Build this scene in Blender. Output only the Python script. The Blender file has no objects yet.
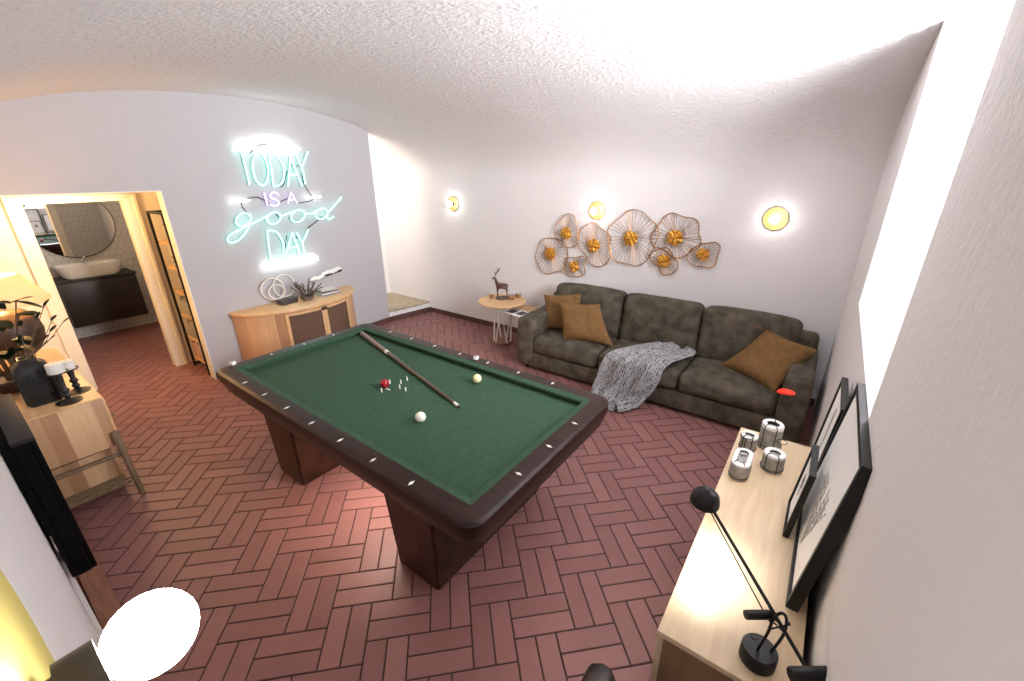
import bpy, bmesh, math, random
from mathutils import Vector, Matrix, noise
random.seed(7)
SC = bpy.context.scene
COL = SC.collection
PI = math.pi
# ---------------------------------------------------------------- camera model
F_PX, YAW, PITCH, ROLL = 424.0, -.6362, .3763, .0087
CAM = Vector((0, 0, 2.1))
cyw, syw, cpt, spt = math.cos(YAW), math.sin(YAW), math.cos(PITCH), math.sin(PITCH)
FW = Vector((syw*cpt, cyw*cpt, -spt)); RT = Vector((cyw, -syw, 0)); DN = FW.cross(RT)
cr, sr = math.cos(ROLL), math.sin(ROLL)
RT, DN = cr*RT+sr*DN, -sr*RT+cr*DN
def ray(u, v): return RT*((u-512)/F_PX)+DN*((v-340.5)/F_PX)+FW
def atx(u, v, x): w = ray(u, v); return CAM+w*(x/w.x)
def aty(u, v, y): w = ray(u, v); return CAM+w*(y/w.y)
def atz(u, v, z): w = ray(u, v); return CAM+w*((z-2.1)/w.z)
cd = bpy.data.cameras.new('camera'); cam = bpy.data.objects.new('camera', cd); COL.objects.link(cam)
UP = -DN; BK = -FW
cam.matrix_world = Matrix(((RT.x, UP.x, BK.x, 0), (RT.y, UP.y, BK.y, 0), (RT.z, UP.z, BK.z, 2.1), (0, 0, 0, 1)))
cd.sensor_fit = 'HORIZONTAL'; cd.sensor_width = 36; cd.lens = F_PX*36/1024; cd.clip_start = .01
SC.camera = cam
# room measures
XL, XR, YB, YF = -5.15, .226, 4.56, -.07
VC, VA, VZ, VB = 2.245, 2.316, 2.05, .79
def vault(y): return VZ+VB*math.sqrt(max(0, 1-((y-VC)/VA)**2))

# ---------------------------------------------------------------- materials
def nt(name):
    m = bpy.data.materials.new(name); m.use_nodes = True
    return m, m.node_tree.nodes, m.node_tree.links, m.node_tree.nodes['Principled BSDF']
def plain(name, col, rough=.5, metal=0, emit=0, ecol=None, spec=.5, **kw):
    m, n, l, b = nt(name)
    b.inputs['Base Color'].default_value = (*col, 1); b.inputs['Roughness'].default_value = rough
    b.inputs['Metallic'].default_value = metal; b.inputs['Specular IOR Level'].default_value = spec
    if emit:
        b.inputs['Emission Color'].default_value = (*(ecol or col), 1); b.inputs['Emission Strength'].default_value = emit
    for k, v in kw.items(): b.inputs[k].default_value = v
    return m
def noisy(name, c1, c2, scale=5, rough=.6, stretch=(1, 1, 1), detail=5, bump=0, bscale=None, bdist=.01, metal=0, lo=.35, hi=.65, spec=.5, dist=0, rot=(0, 0, 0)):
    m, n, l, b = nt(name)
    tc = n.new('ShaderNodeTexCoord'); mp = n.new('ShaderNodeMapping')
    mp.inputs['Scale'].default_value = stretch; mp.inputs['Rotation'].default_value = rot
    l.new(tc.outputs['Object'], mp.inputs['Vector'])
    nz = n.new('ShaderNodeTexNoise'); nz.inputs['Scale'].default_value = scale; nz.inputs['Detail'].default_value = detail
    nz.inputs['Distortion'].default_value = dist
    l.new(mp.outputs[0], nz.inputs['Vector'])
    rp = n.new('ShaderNodeValToRGB'); rp.color_ramp.elements[0].position = lo; rp.color_ramp.elements[1].position = hi
    rp.color_ramp.elements[0].color = (*c1, 1); rp.color_ramp.elements[1].color = (*c2, 1)
    l.new(nz.outputs['Fac'], rp.inputs['Fac']); l.new(rp.outputs[0], b.inputs['Base Color'])
    b.inputs['Roughness'].default_value = rough; b.inputs['Metallic'].default_value = metal
    b.inputs['Specular IOR Level'].default_value = spec
    if bump:
        n2 = n.new('ShaderNodeTexNoise'); n2.inputs['Scale'].default_value = bscale or scale*4; n2.inputs['Detail'].default_value = 6
        l.new(tc.outputs['Object'], n2.inputs['Vector'])
        bp = n.new('ShaderNodeBump'); bp.inputs['Strength'].default_value = bump; bp.inputs['Distance'].default_value = bdist
        l.new(n2.outputs['Fac'], bp.inputs['Height']); l.new(bp.outputs[0], b.inputs['Normal'])
    return m
def plaster(name, col, s1=22, s2=38, dist=.013, lo=.25, hi=.8):
    m, n, l, b = nt(name)
    tc = n.new('ShaderNodeTexCoord')
    a = n.new('ShaderNodeTexNoise'); a.inputs['Scale'].default_value = s1; a.inputs['Detail'].default_value = 8; a.inputs['Roughness'].default_value = .65
    c = n.new('ShaderNodeTexVoronoi'); c.inputs['Scale'].default_value = s2
    for q in (a, c): l.new(tc.outputs['Object'], q.inputs['Vector'])
    mx = n.new('ShaderNodeMath'); mx.operation = 'MULTIPLY_ADD'; mx.inputs[1].default_value = .25
    l.new(c.outputs['Distance'], mx.inputs[0]); l.new(a.outputs['Fac'], mx.inputs[2])
    sp = n.new('ShaderNodeSeparateXYZ'); l.new(tc.outputs['Object'], sp.inputs[0])
    mr = n.new('ShaderNodeMapRange'); mr.inputs['From Min'].default_value = 1.7; mr.inputs['From Max'].default_value = 2.5; mr.inputs['To Min'].default_value = lo; mr.inputs['To Max'].default_value = hi
    l.new(sp.outputs[2], mr.inputs['Value'])
    bp = n.new('ShaderNodeBump'); bp.inputs['Distance'].default_value = dist; l.new(mr.outputs[0], bp.inputs['Strength'])
    l.new(mx.outputs[0], bp.inputs['Height']); l.new(bp.outputs[0], b.inputs['Normal'])
    b.inputs['Base Color'].default_value = (*col, 1); b.inputs['Roughness'].default_value = .85; b.inputs['Specular IOR Level'].default_value = .2
    return m
M = {}
M['vault'] = M['wall'] = plaster('white_stucco', (.79, .765, .772))
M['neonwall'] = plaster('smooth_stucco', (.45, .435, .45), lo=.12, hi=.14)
M['white'] = plain('white_paint', (.82, .8, .78), .45)
M['cream'] = plain('cream_paint', (.80, .73, .60), .45)
def brick_mat():
    m, n, l, b = nt('terracotta_brick')
    g = n.new('ShaderNodeNewGeometry'); tc = n.new('ShaderNodeTexCoord')
    nz = n.new('ShaderNodeTexNoise'); nz.inputs['Scale'].default_value = 7; nz.inputs['Detail'].default_value = 6
    l.new(tc.outputs['Object'], nz.inputs['Vector'])
    ad = n.new('ShaderNodeMath'); ad.operation = 'MULTIPLY_ADD'; ad.inputs[1].default_value = .55
    l.new(g.outputs['Random Per Island'], ad.inputs[0]); 
    sc = n.new('ShaderNodeMath'); sc.operation = 'MULTIPLY'; sc.inputs[1].default_value = .5
    l.new(nz.outputs['Fac'], sc.inputs[0]); l.new(sc.outputs[0], ad.inputs[2])
    rp = n.new('ShaderNodeValToRGB'); e = rp.color_ramp.elements
    e[0].position = .1; e[0].color = (.215, .092, .084, 1); e[1].position = .95; e[1].color = (.305, .138, .126, 1)
    l.new(ad.outputs[0], rp.inputs['Fac']); l.new(rp.outputs[0], b.inputs['Base Color'])
    n2 = n.new('ShaderNodeTexNoise'); n2.inputs['Scale'].default_value = 90; n2.inputs['Detail'].default_value = 4
    l.new(tc.outputs['Object'], n2.inputs['Vector'])
    bp = n.new('ShaderNodeBump'); bp.inputs['Strength'].default_value = .25; bp.inputs['Distance'].default_value = .003
    l.new(n2.outputs['Fac'], bp.inputs['Height']); l.new(bp.outputs[0], b.inputs['Normal'])
    b.inputs['Roughness'].default_value = .48; b.inputs['Specular IOR Level'].default_value = .45
    return m
M['brick'] = brick_mat()
M['grout'] = plain('dark_grout', (.045, .022, .02), .9)
M['skirt'] = noisy('terracotta_skirting', (.085, .04, .033), (.12, .055, .045), 8, .5)
M['cotto'] = noisy('reddish_board', (.20, .085, .05), (.27, .12, .07), 6, .5, stretch=(1, 12, 12))
M['suede'] = noisy('grey_suede', (.056, .046, .033), (.132, .113, .085), 9, .8, detail=7, bump=.35, bscale=40, bdist=.005, lo=.36, hi=.72, spec=.2, dist=.25)
M['ochre'] = noisy('ochre_linen', (.155, .082, .030), (.20, .108, .040), 30, .85, bump=.3, bscale=220, bdist=.002, spec=.2)
M['felt'] = noisy('green_felt', (.038, .080, .049), (.047, .095, .060), 30, .95, bump=.1, bscale=400, bdist=.001, spec=.15)
M['walnut'] = noisy('dark_walnut', (.015, .0065, .005), (.038, .016, .012), 3, .42, spec=.3, stretch=(2, 14, 14), detail=6, dist=.5)
M['walnutv'] = noisy('dark_walnut_upright', (.024, .008, .005), (.056, .020, .012), 3, .40, spec=.3, stretch=(14, 3, 3), detail=6, dist=.5)
M['inlay'] = plain('pearl_inlay', (.85, .82, .75), .3)
M['oak'] = noisy('light_oak', (.64, .48, .30), (.76, .60, .40), 3.5, .38, stretch=(9, 1, 9), detail=7, dist=.6, lo=.3, hi=.7)
M['oakshade'] = noisy('oak_in_shade', (.24, .14, .075), (.30, .18, .10), 3.5, .5, stretch=(9, 9, 1), detail=7)  # darker copy of the oak: shade on the sideboard end put into the colour
M['beech'] = noisy('golden_beech', (.60, .36, .17), (.74, .48, .25), 3, .4, stretch=(1.2, 10, 10), detail=7, dist=.5, lo=.3, hi=.7)
def planks(name, cols, axis, n_, seed):
    m, n, l, b = nt(name)
    tc = n.new('ShaderNodeTexCoord'); sp = n.new('ShaderNodeSeparateXYZ'); l.new(tc.outputs['Object'], sp.inputs[0])
    mu = n.new('ShaderNodeMath'); mu.operation = 'MULTIPLY'; mu.inputs[1].default_value = n_; l.new(sp.outputs[axis], mu.inputs[0])
    fl = n.new('ShaderNodeMath'); fl.operation = 'FLOOR'; l.new(mu.outputs[0], fl.inputs[0])
    wn = n.new('ShaderNodeTexWhiteNoise'); wn.noise_dimensions = '1D'
    ad = n.new('ShaderNodeMath'); ad.operation = 'ADD'; ad.inputs[1].default_value = seed; l.new(fl.outputs[0], ad.inputs[0]); l.new(ad.outputs[0], wn.inputs['W'])
    mp = n.new('ShaderNodeMapping'); s = [14, 14, 14]; s[2] = 1.2; mp.inputs['Scale'].default_value = s; l.new(tc.outputs['Object'], mp.inputs['Vector'])
    nz = n.new('ShaderNodeTexNoise'); nz.inputs['Scale'].default_value = 3; nz.inputs['Detail'].default_value = 6; l.new(mp.outputs[0], nz.inputs['Vector'])
    mx = n.new('ShaderNodeMath'); mx.operation = 'MULTIPLY_ADD'; mx.inputs[1].default_value = .6; l.new(wn.outputs['Value'], mx.inputs[0])
    m2 = n.new('ShaderNodeMath'); m2.operation = 'MULTIPLY'; m2.inputs[1].default_value = .45; l.new(nz.outputs['Fac'], m2.inputs[0]); l.new(m2.outputs[0], mx.inputs[2])
    rp = n.new('ShaderNodeValToRGB'); rp.color_ramp.elements[0].color = (*cols[0], 1); rp.color_ramp.elements[1].color = (*cols[1], 1)
    l.new(mx.outputs[0], rp.inputs['Fac']); l.new(rp.outputs[0], b.inputs['Base Color']); b.inputs['Roughness'].default_value = .45
    return m
M['plankx'] = planks('mixed_plank_wood', ((.30, .14, .065), (.74, .49, .28)), 1, 13, 3.3)
M['planky'] = planks('mixed_plank_wood_front', ((.27, .115, .05), (.74, .47, .26)), 1, 9, 8.1)
M['legwood'] = noisy('weathered_leg_wood', (.15, .10, .055), (.22, .15, .085), 6, .6, stretch=(6, 6, 1))
M['woven'] = noisy('woven_brown_panel', (.085, .042, .026), (.16, .085, .055), 110, .8, bump=.8, bscale=160, bdist=.004)
M['black'] = plain('black_metal', (.007, .0065, .0075), .45, spec=.35)
M['blackm'] = plain('black_plastic', (.003, .0028, .003), .7, spec=.1)
M['littop'] = plain('black_plastic_lit', (.022, .02, .021), .55, spec=.25)  # greyer black for the cabinet top: light falling on it put into the colour
M['screen'] = plain('black_screen', (.008, .008, .009), .12)
M['brass'] = plain('brushed_brass', (.42, .355, .115), .5, .5)
M['gold'] = noisy('copper_gold_wire', (.34, .15, .045), (.50, .25, .075), 9, .4, metal=.75)
M['goldleaf'] = noisy('gold_flower_heart', (.50, .22, .025), (.82, .44, .07), 40, .35, metal=.7)
M['bulb'] = plain('lit_opal_globe', (1, .97, .92), .4, emit=27, ecol=(1, .95, .91))
M['bulb2'] = plain('bright_opal_globe', (1, .97, .92), .4, emit=55, ecol=(1, .95, .91))
M['neckgrey'] = plain('bronze_grey', (.075, .065, .055), .35, .8)
M['aqua'] = plain('aqua_neon', (.5, 1, .93), .4, emit=2.3, ecol=(.26, 1, .85))
M['violet'] = plain('violet_neon', (.8, .7, 1), .4, emit=2.2, ecol=(.60, .42, 1))
M['wneon'] = plain('white_neon', (1, 1, 1), .4, emit=6, ecol=(.90, 1, 1))
M['concrete'] = noisy('pale_concrete', (.30, .278, .245), (.42, .395, .355), 25, .8, bump=.3, bscale=90, bdist=.002)
M['shell'] = plain('white_vase_top', (.80, .79, .77), .5)
M['cavity'] = plain('grey_hollow', (.045, .045, .048), .8)
M['red'] = plain('red_petal', (.80, .035, .015), .7, spec=.1)
M['paper'] = plain('white_paper', (.93, .925, .92), .6)
M['ink'] = plain('grey_ink', (.12, .12, .12), .8)
M['inkg'] = plain('soft_grey_ink', (.38, .37, .35), .8)
M['knit'] = None
M['leather'] = noisy('dark_brown_leather', (.030, .021, .018), (.05, .036, .031), 20, .45, bump=.3, bscale=120, bdist=.002)
M['leafd'] = noisy('dark_green_leaf', (.004, .010, .005), (.010, .024, .010), 12, .7, spec=.15)
M['twig'] = plain('brown_twig', (.10, .06, .035), .7)
M['charcoal'] = noisy('charcoal_ceramic', (.006, .0065, .007), (.016, .017, .018), 30, .5)
M['basket'] = noisy('brown_basket', (.04, .025, .016), (.09, .055, .03), 50, .8, bump=.6, bscale=90)
M['lampbase'] = noisy('brown_ceramic', (.03, .015, .008), (.05, .025, .013), 8, .5)
M['shade'] = plain('cream_linen_shade', (.85, .74, .55), .8, **{'Transmission Weight': .0})
M['wax'] = plain('white_candle_wax', (.80, .77, .73), .5)
M['iron'] = plain('black_iron', (.015, .013, .013), .5)
M['ceramic'] = plain('white_ceramic', (.80, .78, .74), .15)
M['espresso'] = noisy('espresso_veneer', (.010, .006, .0045), (.017, .010, .0075), 4, .4, stretch=(10, 1, 10))
M['mirror'] = plain('mirror_glass', (.92, .92, .92), .02, 1)
M['chrome'] = plain('chrome', (.75, .74, .72), .12, 1)
M['stone'] = noisy('stone_landing', (.30, .25, .17), (.42, .36, .25), 12, .6)
M['kraft'] = noisy('brown_cardboard', (.085, .04, .018), (.13, .065, .03), 20, .7)
M['shelfwood'] = noisy('shelf_wood', (.52, .29, .12), (.66, .40, .18), 4, .5, stretch=(1, 8, 8))
M['coral'] = noisy('dark_branch', (.06, .05, .045), (.20, .17, .15), 25, .6, metal=.2)
M['whitewire'] = plain('white_wire', (.86, .80, .72), .45)
M['darkbox'] = noisy('dark_box', (.03, .026, .026), (.06, .05, .05), 60, .5)
M['ivory'] = plain('ivory_ball', (.87, .83, .70), .15)
M['yellowball'] = plain('yellow_ivory_ball', (.86, .78, .42), .15)
M['redball'] = plain('red_ball', (.30, .012, .02), .15)
M['cue'] = noisy('cue_wood', (.05, .026, .019), (.10, .055, .04), 6, .3, stretch=(1, 20, 20))
M['cuebutt'] = noisy('cue_butt_wood', (.17, .11, .085), (.24, .16, .13), 6, .3, stretch=(1, 20, 20))
M['glass'] = plain('clear_glass', (.95, .95, .95), .05, **{'Transmission Weight': .85, 'IOR': 1.3})
M['deerfur'] = noisy('brown_wood_deer', (.045, .015, .01), (.10, .035, .022), 40, .45)
M['magdark'] = plain('magazine_dark', (.04, .05, .05), .4)
M['towel'] = plain('steel_hook', (.5, .48, .45), .3, 1)
M['sky'] = plain('bright_sky_pane', (1, 1, 1), .5, emit=7, ecol=(.93, .97, 1))
M['books'] = [plain('book_'+c, col, .6) for c, col in (('cream', (.42, .35, .25)), ('rust', (.42, .12, .05)), ('navy', (.03, .04, .08)), ('grey', (.25, .25, .26)), ('white', (.58, .56, .53)), ('olive', (.16, .15, .06)))]
def knit_mat():
    m, n, l, b = nt('grey_white_knit')
    uv = n.new('ShaderNodeUVMap')
    def math_(op, a, b_):
        q = n.new('ShaderNodeMath'); q.operation = op
        for i, v in enumerate((a, b_)):
            if isinstance(v, (int, float)): q.inputs[i].default_value = v
            else: l.new(v, q.inputs[i])
        return q.outputs[0]
    mp = n.new('ShaderNodeMapping'); mp.inputs['Scale'].default_value = (130, 95, 1); l.new(uv.outputs[0], mp.inputs['Vector'])
    vo = n.new('ShaderNodeTexVoronoi'); vo.inputs['Scale'].default_value = 1.0; l.new(mp.outputs[0], vo.inputs['Vector'])
    mp2 = n.new('ShaderNodeMapping'); mp2.inputs['Scale'].default_value = (75, 11, 1); l.new(uv.outputs[0], mp2.inputs['Vector'])
    nz = n.new('ShaderNodeTexNoise'); nz.inputs['Scale'].default_value = 1; nz.inputs['Detail'].default_value = 3; l.new(mp2.outputs[0], nz.inputs['Vector'])
    sp = n.new('ShaderNodeSeparateColor'); l.new(vo.outputs['Color'], sp.inputs[0])
    h = math_('ADD', math_('MULTIPLY', sp.outputs[0], .42), math_('MULTIPLY', nz.outputs['Fac'], .75))
    h = math_('SUBTRACT', h, math_('MULTIPLY', vo.outputs['Distance'], .22))
    su = n.new('ShaderNodeSeparateXYZ'); l.new(uv.outputs[0], su.inputs[0])
    h = math_('ADD', h, math_('MULTIPLY', math_('SINE', math_('MULTIPLY', su.outputs[0], 330), 0), .13))
    rp = n.new('ShaderNodeValToRGB'); rp.color_ramp.elements[0].position = .22; rp.color_ramp.elements[1].position = .55
    rp.color_ramp.elements[0].color = (.085, .085, .093, 1); rp.color_ramp.elements[1].color = (.46, .46, .475, 1)
    l.new(h, rp.inputs['Fac']); l.new(rp.outputs[0], b.inputs['Base Color'])
    bp = n.new('ShaderNodeBump'); bp.inputs['Strength'].default_value = .8; bp.inputs['Distance'].default_value = .012
    l.new(h, bp.inputs['Height']); l.new(bp.outputs[0], b.inputs['Normal']); b.inputs['Roughness'].default_value = .95
    b.inputs['Specular IOR Level'].default_value = .1
    return m
M['knit'] = knit_mat()
def hex_mat():
    # white elongated hexagon wall tiles with grey joints (wall in the y-z plane)
    m, n, l, b = nt('white_hex_tiles')
    tc = n.new('ShaderNodeTexCoord'); sp = n.new('ShaderNodeSeparateXYZ'); l.new(tc.outputs['Object'], sp.inputs[0])
    def math_(op, a, b_=None, c=None):
        q = n.new('ShaderNodeMath'); q.operation = op
        for i, v in enumerate((a, b_, c)):
            if v is None: continue
            if isinstance(v, (int, float)): q.inputs[i].default_value = v
            else: l.new(v, q.inputs[i])
        return q.outputs[0]
    px_ = math_('MULTIPLY', sp.outputs[1], 1/.078); pz_ = math_('MULTIPLY', sp.outputs[2], 1/.098)
    S3 = 1.7320508
    def hexd(ox, oz):
        a = math_('SUBTRACT', math_('WRAP', math_('ADD', px_, ox), .5, -.5), 0.0)
        z = math_('WRAP', math_('ADD', pz_, oz), S3/2, -S3/2)
        ax, az = math_('ABSOLUTE', a), math_('ABSOLUTE', z)
        d = math_('MAXIMUM', ax, math_('ADD', math_('MULTIPLY', ax, .5), math_('MULTIPLY', az, S3/2)))
        return d
    d = math_('MINIMUM', hexd(0, 0), hexd(.5, S3/2))
    g = math_('GREATER_THAN', d, .478)
    mx = n.new('ShaderNodeMix'); mx.data_type = 'RGBA'
    mx.inputs['A'].default_value = (.60, .56, .51, 1); mx.inputs['B'].default_value = (.26, .23, .20, 1)
    l.new(g, mx.inputs['Factor']); l.new(mx.outputs['Result'], b.inputs['Base Color']); b.inputs['Roughness'].default_value = .3
    return m
M['hex'] = hex_mat()
def shade_mat():
    m = bpy.data.materials.new('lit_linen_shade'); m.use_nodes = True; n = m.node_tree.nodes; l = m.node_tree.links; n.clear()
    o = n.new('ShaderNodeOutputMaterial'); d = n.new('ShaderNodeBsdfDiffuse'); t = n.new('ShaderNodeBsdfTranslucent'); mx = n.new('ShaderNodeMixShader')
    d.inputs[0].default_value = (.85, .70, .48, 1); t.inputs[0].default_value = (.95, .78, .50, 1); mx.inputs[0].default_value = .3
    l.new(d.outputs[0], mx.inputs[1]); l.new(t.outputs[0], mx.inputs[2]); l.new(mx.outputs[0], o.inputs[0]); return m
M['shade'] = shade_mat()

# ---------------------------------------------------------------- mesh helpers
def NB(): return bmesh.new()
def append(bm, t):
    me = bpy.data.meshes.new('tmp'); t.to_mesh(me); bm.from_mesh(me); bpy.data.meshes.remove(me); t.free()
def xform(bm, mat): bmesh.ops.transform(bm, matrix=mat, verts=bm.verts)
def box(bm, x0, x1, y0, y1, z0, z1, bev=0, seg=2, rot=None, edges=None):
    t = bmesh.new(); bmesh.ops.create_cube(t, size=1)
    for v in t.verts: v.co = Vector((x0+(v.co.x+.5)*(x1-x0), y0+(v.co.y+.5)*(y1-y0), z0+(v.co.z+.5)*(z1-z0)))
    if bev:
        es = t.edges[:] if edges is None else [e for e in t.edges if edges(e)]
        bmesh.ops.bevel(t, geom=es, offset=bev, segments=seg, profile=.5, affect='EDGES')
    if rot: xform(t, rot)
    append(bm, t); return bm
def prism(bm, pts, z0, z1, bev=0, seg=2, mat=None):
    t = bmesh.new(); vs = [t.verts.new((p[0], p[1], z0)) for p in pts]; f = t.faces.new(vs)
    r = bmesh.ops.extrude_face_region(t, geom=[f]); 
    for v in r['geom']:
        if isinstance(v, bmesh.types.BMVert): v.co.z = z1
    bmesh.ops.recalc_face_normals(t, faces=t.faces)
    if bev: bmesh.ops.bevel(t, geom=[e for e in t.edges if abs(e.verts[0].co.z-e.verts[1].co.z) < 1e-6], offset=bev, segments=seg, profile=.5, affect='EDGES')
    if mat: xform(t, mat)
    append(bm, t); return bm
def axis_mat(p, d):
    d = Vector(d).normalized(); q = Vector((0, 0, 1)).rotation_difference(d)
    return Matrix.Translation(Vector(p)) @ q.to_matrix().to_4x4()
def lathe(bm, prof, p=(0, 0, 0), d=(0, 0, 1), seg=24, sx=1, sy=1):
    t = bmesh.new(); rows = []
    for r, z in prof:
        if r < 1e-6: rows.append([t.verts.new((0, 0, z))])
        else: rows.append([t.verts.new((r*sx*math.cos(2*PI*i/seg), r*sy*math.sin(2*PI*i/seg), z)) for i in range(seg)])
    for a, b in zip(rows, rows[1:]):
        for i in range(seg):
            j = (i+1) % seg
            if len(a) == 1 and len(b) == 1: continue
            if len(a) == 1: t.faces.new((a[0], b[j], b[i]))
            elif len(b) == 1: t.faces.new((a[i], a[j], b[0]))
            else: t.faces.new((a[i], a[j], b[j], b[i]))
    bmesh.ops.recalc_face_normals(t, faces=t.faces)
    xform(t, axis_mat(p, d)); append(bm, t); return bm
def catmull(pts, closed=True, sub=4):
    pts = [Vector(p) for p in pts]; n = len(pts); out = []
    rng = range(n) if closed else range(n-1)
    for i in rng:
        if closed: a, b, c, d = pts[i-1], pts[i], pts[(i+1) % n], pts[(i+2) % n]
        else: a, b, c, d = pts[max(i-1, 0)], pts[i], pts[i+1], pts[min(i+2, n-1)]
        for k in range(sub):
            t = k/sub
            out.append(.5*((2*b)+(c-a)*t+(2*a-5*b+4*c-d)*t*t+(3*b-a-3*c+d)*t*t*t))
    if not closed: out.append(pts[-1])
    return out
def tube(bm, pts, r, seg=6, closed=False, cap=True):
    pts = [Vector(p) for p in pts]; n = len(pts); t = bmesh.new(); rows = []; prev = None
    for i, p in enumerate(pts):
        if closed: d = pts[(i+1) % n]-pts[i-1]
        else: d = pts[min(i+1, n-1)]-pts[max(i-1, 0)]
        if d.length < 1e-9: d = Vector((0, 0, 1))
        d.normalize()
        if prev is None:
            u = d.cross(Vector((0, 0, 1)))
            if u.length < .1: u = d.cross(Vector((1, 0, 0)))
        else:
            u = prev-d*prev.dot(d)
            if u.length < 1e-6: u = d.orthogonal()
        u.normalize(); prev = u; v = d.cross(u)
        rr = r[i] if isinstance(r, (list, tuple)) else r
        rows.append([t.verts.new(p+(u*math.cos(2*PI*k/seg)+v*math.sin(2*PI*k/seg))*rr) for k in range(seg)])
    m = n if closed else n-1
    for i in range(m):
        a, b = rows[i], rows[(i+1) % n]
        for k in range(seg):
            j = (k+1) % seg; t.faces.new((a[k], a[j], b[j], b[k]))
    if cap and not closed: t.faces.new(rows[0][::-1]); t.faces.new(rows[-1])
    bmesh.ops.recalc_face_normals(t, faces=t.faces); append(bm, t); return bm
def ball(bm, p, r, seg=16, s=(1, 1, 1), rot=None):
    t = bmesh.new(); bmesh.ops.create_uvsphere(t, u_segments=seg, v_segments=max(6, seg//2), radius=r)
    m = Matrix.Translation(Vector(p)) @ (rot.to_4x4() if rot else Matrix()) @ Matrix.Diagonal((*s, 1)); xform(t, m); append(bm, t); return bm
def rbox(bm, c, size, r, n=(10, 10, 6), fn=None, mat=None):
    """rounded, subdivided box: size full extents, r corner radius, fn(p, q) moves a vertex (q in -1..1)"""
    t = bmesh.new(); hx, hy, hz = size[0]/2, size[1]/2, size[2]/2; vmap = {}
    def gp(i, k):  # spread grid lines so that the rounded borders get some
        s = -1+2*i/k
        return math.sin(s*PI/2)*.55+s*.45
    def V(i, j, k):
        key = (i, j, k)
        if key in vmap: return vmap[key]
        q = Vector((gp(i, n[0]), gp(j, n[1]), gp(k, n[2]))); p = Vector((q.x*hx, q.y*hy, q.z*hz))
        inn = Vector((max(-hx+r, min(hx-r, p.x)), max(-hy+r, min(hy-r, p.y)), max(-hz+r, min(hz-r, p.z))))
        d = p-inn
        if d.length > 1e-9: p = inn+d.normalized()*min(r, d.length if d.length < r else r)
        if fn: p = fn(p, q)
        vmap[key] = t.verts.new(p); return vmap[key]
    A, B, C = n
    for i in range(A):
        for j in range(B):
            for k, fl in ((0, 1), (C, 0)):
                f = [V(i, j, k), V(i+1, j, k), V(i+1, j+1, k), V(i, j+1, k)]; t.faces.new(f[::-1] if fl else f)
    for i in range(A):
        for k in range(C):
            for j, fl in ((0, 0), (B, 1)):
                f = [V(i, j, k), V(i+1, j, k), V(i+1, j, k+1), V(i, j, k+1)]; t.faces.new(f[::-1] if fl else f)
    for j in range(B):
        for k in range(C):
            for i, fl in ((0, 1), (A, 0)):
                f = [V(i, j, k), V(i, j+1, k), V(i, j+1, k+1), V(i, j, k+1)]; t.faces.new(f[::-1] if fl else f)
    xform(t, Matrix.Translation(Vector(c)) @ (mat or Matrix())); append(bm, t); return bm
ROOT = {}
def top_of(o):
    while o.parent: o = o.parent
    return o
def obj(name, bm, mat, parent=None, smooth=True, local=False, label=None, loc=None):
    me = bpy.data.meshes.new(name)
    if parent and not local: xform(bm, ROOT[top_of(parent).name].inverted())
    if loc is not None: xform(bm, Matrix.Translation(-Vector(loc)))
    bm.to_mesh(me); bm.free()
    for m in (mat if isinstance(mat, (list, tuple)) else [mat]): me.materials.append(m)
    if smooth:
        for p in me.polygons: p.use_smooth = True
        try: me.set_sharp_from_angle(angle=math.radians(38))
        except Exception: pass
    o = bpy.data.objects.new(name, me); COL.objects.link(o)
    if parent: o.parent = parent
    if loc is not None: o.location = loc
    if label: o['label'] = label
    if not parent: ROOT[o.name] = Matrix.Translation(o.location)
    return o
def thing(name, label, cat, loc=(0, 0, 0), rz=0, group=None):
    o = bpy.data.objects.new(name, None); o.empty_display_size = .05; COL.objects.link(o)
    o.location = loc; o.rotation_euler = (0, 0, rz); o['label'] = label; o['category'] = cat
    if group: o['group'] = group
    ROOT[o.name] = Matrix.Translation(Vector(loc)) @ Matrix.Rotation(rz, 4, 'Z'); return o
def tag(o, label, cat, group=None):
    o['label'] = label; o['category'] = cat
    if group: o['group'] = group
    return o
def struct(name, bm, mat, smooth=False, parent=None):
    o = obj(name, bm, mat, parent, smooth); o['kind'] = 'structure'; return o
def dup(root, loc, rz, label, group=None):
    r = root.copy(); COL.objects.link(r); r.location = loc; r.rotation_euler = (0, 0, rz); r['label'] = label
    if group: r['group'] = group
    ROOT[r.name] = Matrix.Translation(Vector(loc)) @ Matrix.Rotation(rz, 4, 'Z')
    for ch in list(root.children):
        c = ch.copy(); COL.objects.link(c); c.parent = r
        for g in list(ch.children):
            d = g.copy(); COL.objects.link(d); d.parent = c
    return r
def light(kind, name, loc, power, col=(1, 1, 1), size=.1, target=None, sy=None, spot=None, blend=.5, spread=None):
    d = bpy.data.lights.new(name, kind); d.energy = power; d.color = col
    if kind == 'AREA':
        d.size = size
        if sy: d.shape = 'RECTANGLE'; d.size_y = sy
        if spread: d.spread = math.radians(spread)
    else: d.shadow_soft_size = size
    if kind == 'SPOT': d.spot_size = math.radians(spot); d.spot_blend = blend
    o = bpy.data.objects.new(name, d); COL.objects.link(o); o.location = loc
    if target is not None: o.rotation_euler = (Vector(target)-Vector(loc)).to_track_quat('-Z', 'Y').to_euler()
    return o

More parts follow.
